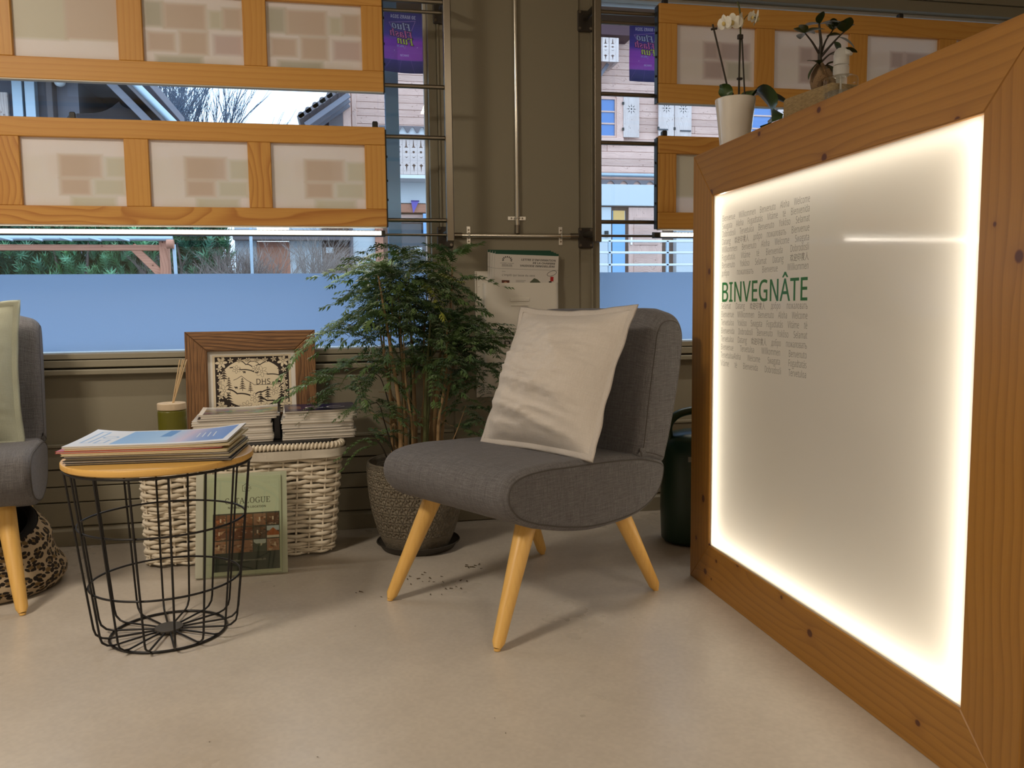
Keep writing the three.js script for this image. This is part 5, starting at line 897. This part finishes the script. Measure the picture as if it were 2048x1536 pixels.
{ // the big larch chalet across the street
  const t = thing('larch_chalet', 'large pale larch plank chalet across the street with shutters and a carved balcony', 'chalet', null, [0.2, -0.12, -22]);
  const r = rng(31), Z = 0; let y = 4.76;
  P('wall_core', bb(0, 17, 0, 11, -3, -0.05, 0), M.larch[1], t);
  while (y < 9.4) {
    const h = 0.17 + r() * 0.06; let x = 0.28;
    while (x < 16) { const L = 3 + r() * 4, x1 = Math.min(16, x + L); P('plank', grain(bb(x, x1 - 0.006, y, y + h - 0.006, -0.08, 0.012 * r(), 0.012), 'x'), M.larch[Math.floor(r() * 3)], t); x = x1; }
    y += h;
  }
  P('corner_post', grain(bb(-0.1, 0.13, 4.5, 9.4, -0.2, 0.06, 0.02), 'y'), M.larch[2], t); P('corner_post', grain(bb(0.15, 0.29, 4.5, 9.4, -0.2, 0.04, 0.02), 'y'), M.larch[1], t);
  // carved valance under the planks
  const valance = (x0, x1, yy, d, n) => { const s = new THREE.Shape(), w = (x1 - x0) / n; s.moveTo(x0, yy); for (let k = 0; k < n; k++) { const a = x0 + k * w; s.lineTo(a, yy - d); s.bezierCurveTo(a + w * 0.2, yy - d, a + w * 0.25, yy - d * 0.15, a + w * 0.5, yy - d * 0.15); s.bezierCurveTo(a + w * 0.75, yy - d * 0.15, a + w * 0.8, yy - d, a + w, yy - d); } s.lineTo(x1, yy); s.closePath(); return new THREE.ExtrudeGeometry(s, { depth: 0.05, bevelEnabled: false, curveSegments: 5 }); };
  P('valance', valance(0.9, 3.4, 6.14, 0.19, 9).translate(0, 0, 0.1), M.mauveSteel, t); P('valance_board', bb(0.9, 3.4, 5.92, 6.14, 0.03, 0.06, 0.004), M.whitePaint, t);
  P('valance', valance(6.8, 10.2, 4.72, 0.2, 8).translate(0, 0, 0.12), M.mauveSteel, t); P('gutter', rod(V(6.8, 4.86, 0.2), V(10.4, 4.86, 0.2), 0.06, 10), M.galvanised, t); P('valance_board', bb(6.8, 10.4, 4.5, 4.74, 0.05, 0.08, 0.004), M.larch[2], t);
  // balcony with carved flat balusters
  const bal = new THREE.Shape(); bal.moveTo(-0.1, 0); bal.lineTo(0.1, 0); bal.lineTo(0.1, 1); bal.lineTo(-0.1, 1); bal.closePath();
  const hole = (f) => { const p = new THREE.Path(); f(p); bal.holes.push(p); };
  hole((p) => { p.absarc(0, 0.62, 0.035, 0, 6.28); }); hole((p) => { p.moveTo(-0.06, 0.74); p.lineTo(0.06, 0.74); p.lineTo(0.02, 0.78); p.lineTo(0.008, 0.95); p.lineTo(-0.008, 0.95); p.lineTo(-0.02, 0.78); }); hole((p) => { p.moveTo(-0.055, 0.25); p.lineTo(-0.02, 0.22); p.lineTo(0, 0.05); p.lineTo(0.02, 0.22); p.lineTo(0.055, 0.25); p.lineTo(0, 0.3); }); hole((p) => { p.moveTo(-0.06, 0.5); p.lineTo(0, 0.45); p.lineTo(0.06, 0.5); p.lineTo(0, 0.475); });
  const bg = extrude(bal, 0.04, 0, 1, 6);
  for (let k = 0; k < 9; k++) { const m = P('baluster', bg, M.shutter, t); m.position.set(1.0 + k * 0.205, 4.63, 0.95); }
  P('balcony_floor', bb(0.8, 2.95, 4.52, 4.62, 0, 1, 0.01), M.whitePaint, t); P('balcony_rail', bb(0.85, 2.9, 5.63, 5.7, 0.9, 1.05, 0.01), M.larch[0], t); P('balcony_back', bb(0.8, 2.95, 4.62, 5.9, 0.015, 0.045, 0), M.brownTimber, t);
  // ground storey
  P('plaster_band', bb(0.9, 3.3, 3.92, 4.52, 0.02, 0.3, 0.01), M.plaster, t); P('plaster_band', bb(7.0, 11, 3.94, 4.58, 0.02, 0.2, 0.01), M.plaster, t);
  P('entrance_wall', bb(-1.2, 11, 0, 3.92, -0.08, 0.02, 0), M.brownTimber, t);
  P('entrance_beam', grain(bb(0.9, 3.3, 3.66, 3.9, 0.04, 0.3, 0.01), 'x'), M.freshTimber, t); P('entrance_beam', grain(bb(0.9, 3.3, 3.38, 3.62, 0.04, 0.12, 0.01), 'x'), M.larch[0], t);
  P('entrance_glass', bb(1.5, 2.2, 0.2, 3.36, 0.03, 0.06, 0), M.winDark, t); P('entrance_post', [bb(1.36, 1.48, 0.1, 3.38, 0.03, 0.12, 0.01), bb(2.2, 2.45, 0.1, 3.38, 0.03, 0.12, 0.01)], M.larch[2], t);
  P('meter_box', bb(2.1, 2.34, 3.0, 3.62, 0.3, 0.38, 0.01), M.bluePost, t); P('wall_sign', bb(1.86, 2.08, 2.5, 2.66, 0.08, 0.12, 0.004), M.whitePaint, t);
  const W = (x0, x1, y0, y1, rows, mat, fr = M.larch[0]) => { const f = P('window', [bb(x0 - 0.05, x0, y0, y1, 0, 0.09, 0.004), bb(x1, x1 + 0.05, y0, y1, 0, 0.09, 0.004), bb(x0 - 0.05, x1 + 0.05, y0 - 0.05, y0, 0, 0.09, 0.004), bb(x0 - 0.05, x1 + 0.05, y1, y1 + 0.05, 0, 0.09, 0.004), ...[...Array(rows - 1).keys()].map((k) => bb(x0, x1, lerp(y0, y1, (k + 1) / rows) - 0.022, lerp(y0, y1, (k + 1) / rows) + 0.022, 0.03, 0.08, 0.003))], fr, t); for (let k = 0; k < rows; k++) P('pane', bb(x0, x1, lerp(y0, y1, k / rows), lerp(y0, y1, (k + 1) / rows), 0.03, 0.045, 0), mat, f); return f; };
  W(7.3, 8.02, 6.05, 7.12, 3, M.winPane); P('window_surround', [bb(8.07, 8.28, 5.9, 7.25, 0.0, 0.12, 0.004), bb(7.2, 8.28, 5.86, 5.98, 0, 0.16, 0.004)], M.larch[2], t);
  const sh = (x0, x1, y0, y1) => { const m = P('shutter', grain(bb(x0, x1, y0, y1, 0.09, 0.16, 0.008), 'y'), M.shutter, t); P('star_cutout', starSlots((x0 + x1) / 2, lerp(y0, y1, 0.68), 0.158, 1.35), M.black, m); P('hinge', [bb(x0 - 0.04, x0 + 0.02, y1 - 0.28, y1 - 0.2, 0.15, 0.18, 0), bb(x0 - 0.04, x0 + 0.02, y0 + 0.2, y0 + 0.28, 0.15, 0.18, 0)], M.black, m); };
  sh(8.27, 8.78, 6.0, 7.24); sh(9.4, 9.91, 6.06, 7.3); sh(9.93, 10.48, 6.06, 7.3); P('shutter_bar', [bb(9.36, 9.7, 6.24, 6.28, 0.16, 0.19, 0), bb(10.1, 10.45, 6.22, 6.26, 0.16, 0.19, 0)], M.winDark, t);
  W(12.4, 13.2, 6.0, 7.2, 3, M.winPane); sh(13.35, 13.9, 5.95, 7.25); sh(11.7, 12.25, 5.95, 7.25);
  P('sash_door', grain(bb(8.46, 9.55, 0.5, 3.9, 0.03, 0.12, 0.01), 'y'), M.larch[0], t); P('door_panel', [bb(8.62, 9.4, 2.75, 3.6, 0.12, 0.14, 0.02), bb(8.62, 9.4, 1.0, 2.55, 0.12, 0.14, 0.02)], M.larch[1], t); P('door_handle', bb(8.5, 8.56, 2.75, 3.0, 0.12, 0.17, 0.01), M.zinc, t);
  P('entry_window', bb(7.95, 8.36, 0.4, 3.8, 0.03, 0.06, 0), M.bluePost, t); P('lit_window', bb(7.97, 8.34, 3.5, 3.8, 0.06, 0.09, 0), std({ color: lin(0.75, 0.45, 0.15), roughness: 0.6 }), t); P('plaster_wall', bb(6.6, 7.9, 0, 3.9, 0.03, 0.1, 0), M.plaster, t); P('wall_lamp', bb(7.68, 7.8, 3.0, 3.18, 0.1, 0.16, 0.01), M.black, t);
  P('inner_wall', bb(9.95, 11, 0.2, 3.4, 0.03, 0.3, 0), M.plaster, t); P('stair_board', grain(bb(9.95, 10.8, 3.2, 3.42, 0.3, 0.36, 0.004).rotateZ(0), 'x'), M.freshTimber, t);
  // doors seen on the left under the boards
  P('plank_door', grain(bb(-0.78, -0.03, 0.4, 2.82, 0.02, 0.1, 0.006), 'y'), M.brownTimber, t); P('plank_door', grain(bb(-2.6, -1.7, 0.4, 2.82, 0.02, 0.1, 0.006), 'y'), M.freshTimber, t);
  P('plaster_wall', bb(-3.2, -2.6, 0, 3.9, -0.08, 0.06, 0), M.plaster, t); P('plaster_wall', bb(-1.7, -0.8, 0, 3.4, -0.08, 0.06, 0), M.plaster, t); P('downpipe', rod(V(0.03, 0, 0.14), V(0.03, 3.8, 0.14), 0.06, 10), M.mauveSteel, t); P('plaster_wall', bb(0.09, 0.72, 0, 3.9, 0.02, 0.1, 0), M.plaster, t); P('timber_post', grain(bb(0.72, 0.95, 0, 3.9, 0.02, 0.2, 0.01), 'y'), M.freshTimber, t);
  P('beam', bb(-3.2, 0.0, 2.84, 3.1, 0.0, 0.5, 0.01), M.mauveSteel, t); P('door_notice', bb(-0.69, -0.48, 2.5, 2.66, 0.1, 0.105, 0), M.whitePaint, t);
  P('stair_outline', [bb(0.4, 0.42, 0.5, 2.5, 0.1, 0.12, 0), bb(0, 0.35, -0.01, 0.01, 0, 0.02, 0).rotateZ(0.5).translate(0.4, 2.5, 0.1)], M.galvanised, t);
  // eave end at the left corner and the deep eave and balcony on the right
  const ev = P('eave', bb(0, 1.5, 0, 0.12, -1.2, 1.4, 0.01).rotateZ(0.62).translate(-1.25, 5.95, 0), M.mauveSteel, t);
  for (let k = 0; k < 5; k++) P('rafter', bb(-0.05, 1.4, -0.14, 0, -0.05, 0.05, 0.01).rotateZ(0.62).translate(-1.1, 5.93, 1.25 - k * 0.55), M.darkTimber, ev);
  P('eave_tiles', [...Array(7).keys()].map((k) => new THREE.CylinderGeometry(0.09, 0.09, 2.6, 8).rotateX(PI / 2).translate(-1.2 + k * 0.19, 6.08 + k * 0.135, 0.1)), M.mauveSteel, ev);
  P('gable_post', [bb(-0.5, -0.1, 5.3, 6.7, -0.4, 0.1, 0.01)], M.mauveSteel, t);
  P('roof_slab', bb(-0.4, 16.6, 9.4, 9.6, -3, 1.3, 0.02), M.mauveSteel, t); P('eave_beam', bb(5.5, 8.3, 8.72, 9.0, 0.2, 1.0, 0.01), std({ color: lin(0.07, 0.03, 0.04), roughness: 0.8 }), t);
  for (let k = 0; k < 6; k++) { const m = P('balcony_slat', bg, M.shutter, t); m.position.set(6.6 + k * 0.215, 7.98, 0.9); m.scale.y = 0.68; }
  P('balcony_side', grain(bb(7.78, 7.86, 7.98, 8.66, 0.02, 0.94, 0.005), 'y'), M.shutter, t); P('balcony_brace', bb(-0.06, 1.4, -0.05, 0.05, -0.05, 0.05, 0.01).rotateZ(0.95).translate(6.85, 6.9, 0.5), M.darkTimber, t);
  const pn = thing('pennant', 'small purple pennant hanging at the chalet entrance', 'pennant', null, [2.08, 3.86, -21.6]); P('cloth', extrude(poly([[-0.12, 0], [0.12, 0], [-0.06, -0.36]]), 0.01, 0.001), std({ color: lin(0.16, 0.12, 0.5), roughness: 0.8 }), pn); P('hem', bb(-0.12, 0.12, -0.03, 0.01, -0.002, 0.012, 0), std({ color: lin(0.05, 0.04, 0.25), roughness: 0.8 }), pn);
}
{ // railing
  const t = thing('terrace_railing', 'pale metal railing with three bars outside the right window', 'railing', null, [2.8, -0.12, -9]);
  for (const y of [1.85, 1.68, 1.5, 1.32]) P('rail_bar', bb(0, 4.2, y - 0.017, y + 0.017, -0.02, 0.02, 0.008), M.whitePaint, t);
  for (const x of [0.1, 1.07, 1.98, 2.9, 3.8]) P('post', bb(x - 0.02, x + 0.02, 0, 1.86, -0.02, 0.02, 0.004), M.galvanised, t);
}
{ // dark neighbouring house at the far left
  const t = thing('dark_house', 'dark timber house with a deep eave seen above the lower left board', 'house', null, [-6.0, -0.397, -14]); t.scale.setScalar(1.308);
  P('house_wall', bb(-5, 0.98, 0, 6, -4, -0.1, 0), M.darkTimber, t); P('wall_panel', bb(-2, 0.2, 3.4, 5, -0.1, -0.02, 0), std({ color: lin(0.1, 0.1, 0.13), roughness: 0.9 }), t);
  P('shutter', grain(bb(-0.15, 0.11, 3.4, 3.92, -0.02, 0.04, 0.006), 'y'), M.shutter, t); P('window', bb(-0.62, -0.18, 3.3, 3.95, -0.02, 0.02, 0.004), M.winDark, t);
  for (const x of [0.2, 0.36]) P('post', bb(x, x + 0.13, 0, 5, 0, 0.14, 0.01), M.galvanised, t);
  P('side_wall', bb(0.62, 0.7, 0, 5, -2, 0.1, 0.01), std({ color: lin(0.16, 0.14, 0.15), roughness: 0.9 }), t); P('side_window', bb(0.7, 0.72, 3.2, 3.75, -0.9, -0.35, 0), M.whitePaint, t); P('lamp', new THREE.SphereGeometry(0.075, 16, 12).scale(1, 0.9, 1).translate(0.82, 4.06, 0.15), M.whitePaint, t);
  const ev = P('eave', bb(-4, 1.9, 4.15, 4.3, -3, 0.9, 0.01), M.darkTimber, t);
  P('eave_slope', bb(0, 1.2, 0, 0.12, -3, 0.6, 0.01).rotateZ(-0.82).translate(1.5, 4.24, 0), M.mauveSteel, ev); P('gutter', rod(V(1.62, 4.25, 0.62), V(2.4, 3.42, 0.62), 0.05, 10), M.galvanised, ev);
  for (let k = 0; k < 6; k++) P('rafter', bb(0, 1.15, -0.1, 0, -0.04, 0.04, 0.005).rotateZ(-0.82).translate(1.42, 4.2, 0.45 - k * 0.5), M.darkTimber, ev);
  P('gable_carving', extrude((() => { const s = new THREE.Shape(); s.moveTo(0, 0); s.lineTo(1.1, 0); s.lineTo(1.1, 0.1); s.bezierCurveTo(0.9, 0.3, 0.8, 0.2, 0.75, 0.34); s.bezierCurveTo(0.5, 0.1, 0.35, 0.2, 0.1, 0.14); s.closePath(); return s; })(), 0.06, 0.005).translate(0.86, 3.45, 0.25), std({ color: lin(0.035, 0.03, 0.035), roughness: 0.9 }), t);
  P('house_back', bb(0.98, 2.3, 0, 3.55, -3, -0.1, 0), M.darkTimber, t);
}
// bare trees: recursive branches, all one crown per tree
function bareTree(name, label, pos, h, seed, spread, depth, mat, base, lean = 0.35) {
  const r = rng(seed), t = thing(name, label, 'tree', null, pos), gs = [];
  const grow = (p, d, L, rad, k) => { const q = p.clone().addScaledVector(d, L), mid = p.clone().lerp(q, 0.5).add(V((r() - 0.5) * L * 0.1, 0, (r() - 0.5) * L * 0.1)); gs.push(taper([p, mid, q], (u) => lerp(rad, rad * 0.65, u), 3, 4)); if (!k) return; const n = 3 + (r() < 0.4 ? 1 : 0); for (let i = 0; i < n; i++) { const e = d.clone().add(V((r() - 0.5) * spread, (r() - 0.2) * lean, (r() - 0.5) * spread)).normalize(); grow(p.clone().lerp(q, 0.45 + 0.55 * (i + r()) / n), e, L * (0.6 + r() * 0.28), rad * 0.6, k - 1); } };
  for (const [x, z, dx, L] of base) grow(V(x, 0, z), V(dx, 1, (r() - 0.5) * 0.3).normalize(), L * h, h * 0.012, depth);
  const all = merge(gs.slice(0, base.length)); P('trunk', all, mat, t); P('branches', merge(gs.slice(base.length)), mat, t);
}
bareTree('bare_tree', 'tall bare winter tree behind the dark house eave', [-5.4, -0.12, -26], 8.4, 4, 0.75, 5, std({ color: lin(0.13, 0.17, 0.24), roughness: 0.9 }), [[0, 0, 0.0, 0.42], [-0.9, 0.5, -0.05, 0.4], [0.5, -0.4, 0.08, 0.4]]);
bareTree('bare_shrub', 'large bare branching shrub before the chalet doors', [-0.72, -0.12, -9.5], 1.9, 9, 1.25, 5, M.twigPale, [[0, 0, -0.3, 0.4], [0.06, 0, 0.25, 0.42], [-0.05, 0.05, 0.05, 0.44], [0.1, 0, 0.5, 0.38], [-0.3, 0, -0.5, 0.36]]);
bareTree('bare_shrub', 'smaller tangled bare shrub next to the pine hedge', [-1.95, -0.12, -9.8], 1.75, 15, 1.35, 5, M.twig, [[0, 0, -0.2, 0.4], [0.2, 0, 0.3, 0.4], [-0.3, 0.1, -0.4, 0.42], [0.4, 0, 0.1, 0.4]]);
{ // hedge of mountain pine: bushes made of needle tufts
  const tuft = (seed) => { const r = rng(seed), pos = [], idx = []; for (let k = 0; k < 46; k++) { const s = k / 46, a = k * 2.4, p = V(0, s * 0.16, 0), d = V(Math.cos(a) * 0.7, 0.75, Math.sin(a) * 0.7).normalize(), L = 0.075 * (1 - 0.3 * s), e = p.clone().addScaledVector(d, L), w = V(-Math.sin(a), 0, Math.cos(a)).multiplyScalar(0.006), b = pos.length / 3; for (const q of [p.clone().add(w), p.clone().sub(w), e]) pos.push(q.x, q.y, q.z); idx.push(b, b + 1, b + 2); } const g = new THREE.BufferGeometry(); g.setAttribute('position', new THREE.Float32BufferAttribute(pos, 3)); g.setIndex(idx); g.computeVertexNormals(); return g; };
  const TF = tuft(2), r = rng(88), dm = new THREE.Object3D();
  const spots = [[-6.4, 0.8], [-5.5, 0.9], [-4.7, 0.85], [-3.9, 0.9], [-3.1, 0.85], [-2.2, 0.62]], pl = ['fourth pine bush right of the first at the far left', 'second', 'third'];
  const where = ['outermost dark green pine bush of the hedge, past the left edge', 'dark green pine bush at the left end of the hedge', 'dark green pine bush in the middle left of the hedge', 'dark green pine bush in the middle of the hedge', 'dark green pine bush behind the shelter brace', 'dark green pine bush behind and right of the shelter post'];
  spots.forEach(([x, R], k) => {
    const t = thing('pine_bush', where[k], 'bush', null, [x, -0.12, -10.6]);
    P('stem', [...Array(6).keys()].map((i) => taper([V(0, 0, 0), V(Math.cos(i) * 0.25, 0.9, Math.sin(i) * 0.25), V(Math.cos(i) * 0.5, 1.9, Math.sin(i) * 0.4)], (u) => lerp(0.05, 0.015, u), 8, 5)), M.twig, t);
    const n = 520, im = new THREE.InstancedMesh(TF, M.needle[k % 3], n); im.name = 'needles'; im.userData.kind = 'stuff'; shade(im);
    for (let i = 0; i < n; i++) { const a = r() * 6.28, q = Math.pow(r(), 0.4) * R * 0.75, y = 0.3 + 1.95 * r(), s = 1 + 1.1 * r(); dm.position.set(q * Math.cos(a), y, q * Math.sin(a) * 0.7); dm.rotation.set((r() - 0.3) * 1.4, r() * 6, (r() - 0.5) * 1.4); dm.scale.setScalar(s * 1.3); dm.updateMatrix(); im.setMatrixAt(i, dm.matrix); const c = 0.7 + r() * 0.8; im.setColorAt(i, new THREE.Color().setRGB(c, c * (0.95 + r() * 0.15), c * (0.9 + r() * 0.4))); }
    t.add(im);
  });
}
{ // open timber shelter with gutter
  const t = thing('timber_shelter', 'open timber shelter with a metal gutter and braced post', 'shelter', null, [-2.15, -0.12, -8]);
  P('post', grain(bb(-0.05, 0.055, 0, 1.75, -0.06, 0.06, 0.008), 'y'), M.freshTimber, t);
  P('post', grain(bb(-3.65, -3.55, 0, 1.75, -0.06, 0.06, 0.008), 'y'), M.freshTimber, t);
  P('beam', grain(bb(-3.9, -0.05, 1.63, 1.7, -0.04, 0.04, 0.006), 'x'), M.freshTimber, t);
  P('brace', grain(bb(-0.5, 0, -0.045, 0.045, -0.03, 0.03, 0.006).rotateZ(-0.82).translate(-0.03, 1.32, 0), 'x'), M.freshTimber, t);
  P('gutter', rod(V(-3.9, 1.77, 0.1), V(0.12, 1.77, 0.1), 0.03, 12), M.galvanised, t);
  for (let k = 0; k < 10; k++) P('gutter_bracket', rod(V(-0.5 - k * 0.32, 1.775, 0.12), V(-0.36 - k * 0.32, 1.74, 0.14), 0.014, 8), M.galvanised, t);
  P('beam_end', rod(V(0.06, 1.7, 0.16), V(0.14, 1.7, 0.16), 0.055, 14), M.freshTimber, t); P('downpipe', rod(V(0.13, 1.7, 0.1), V(0.16, 0, 0.1), 0.022, 10), M.galvanised, t);
}
{ const t = thing('lamp_pole', 'thin pale metal pole standing before the chalet doors', 'pole', null, [-1.23, -0.12, -9]); P('shaft', rod(V(0, 0, 0), V(0, 2.4, 0), 0.022, 12), M.galvanised, t); P('base', rod(V(0, 0, 0), V(0, 0.1, 0), 0.05, 12), M.galvanised, t); P('cap', new THREE.SphereGeometry(0.03, 10, 8).translate(0, 2.4, 0), M.galvanised, t); }

renderer.render(scene, camera);
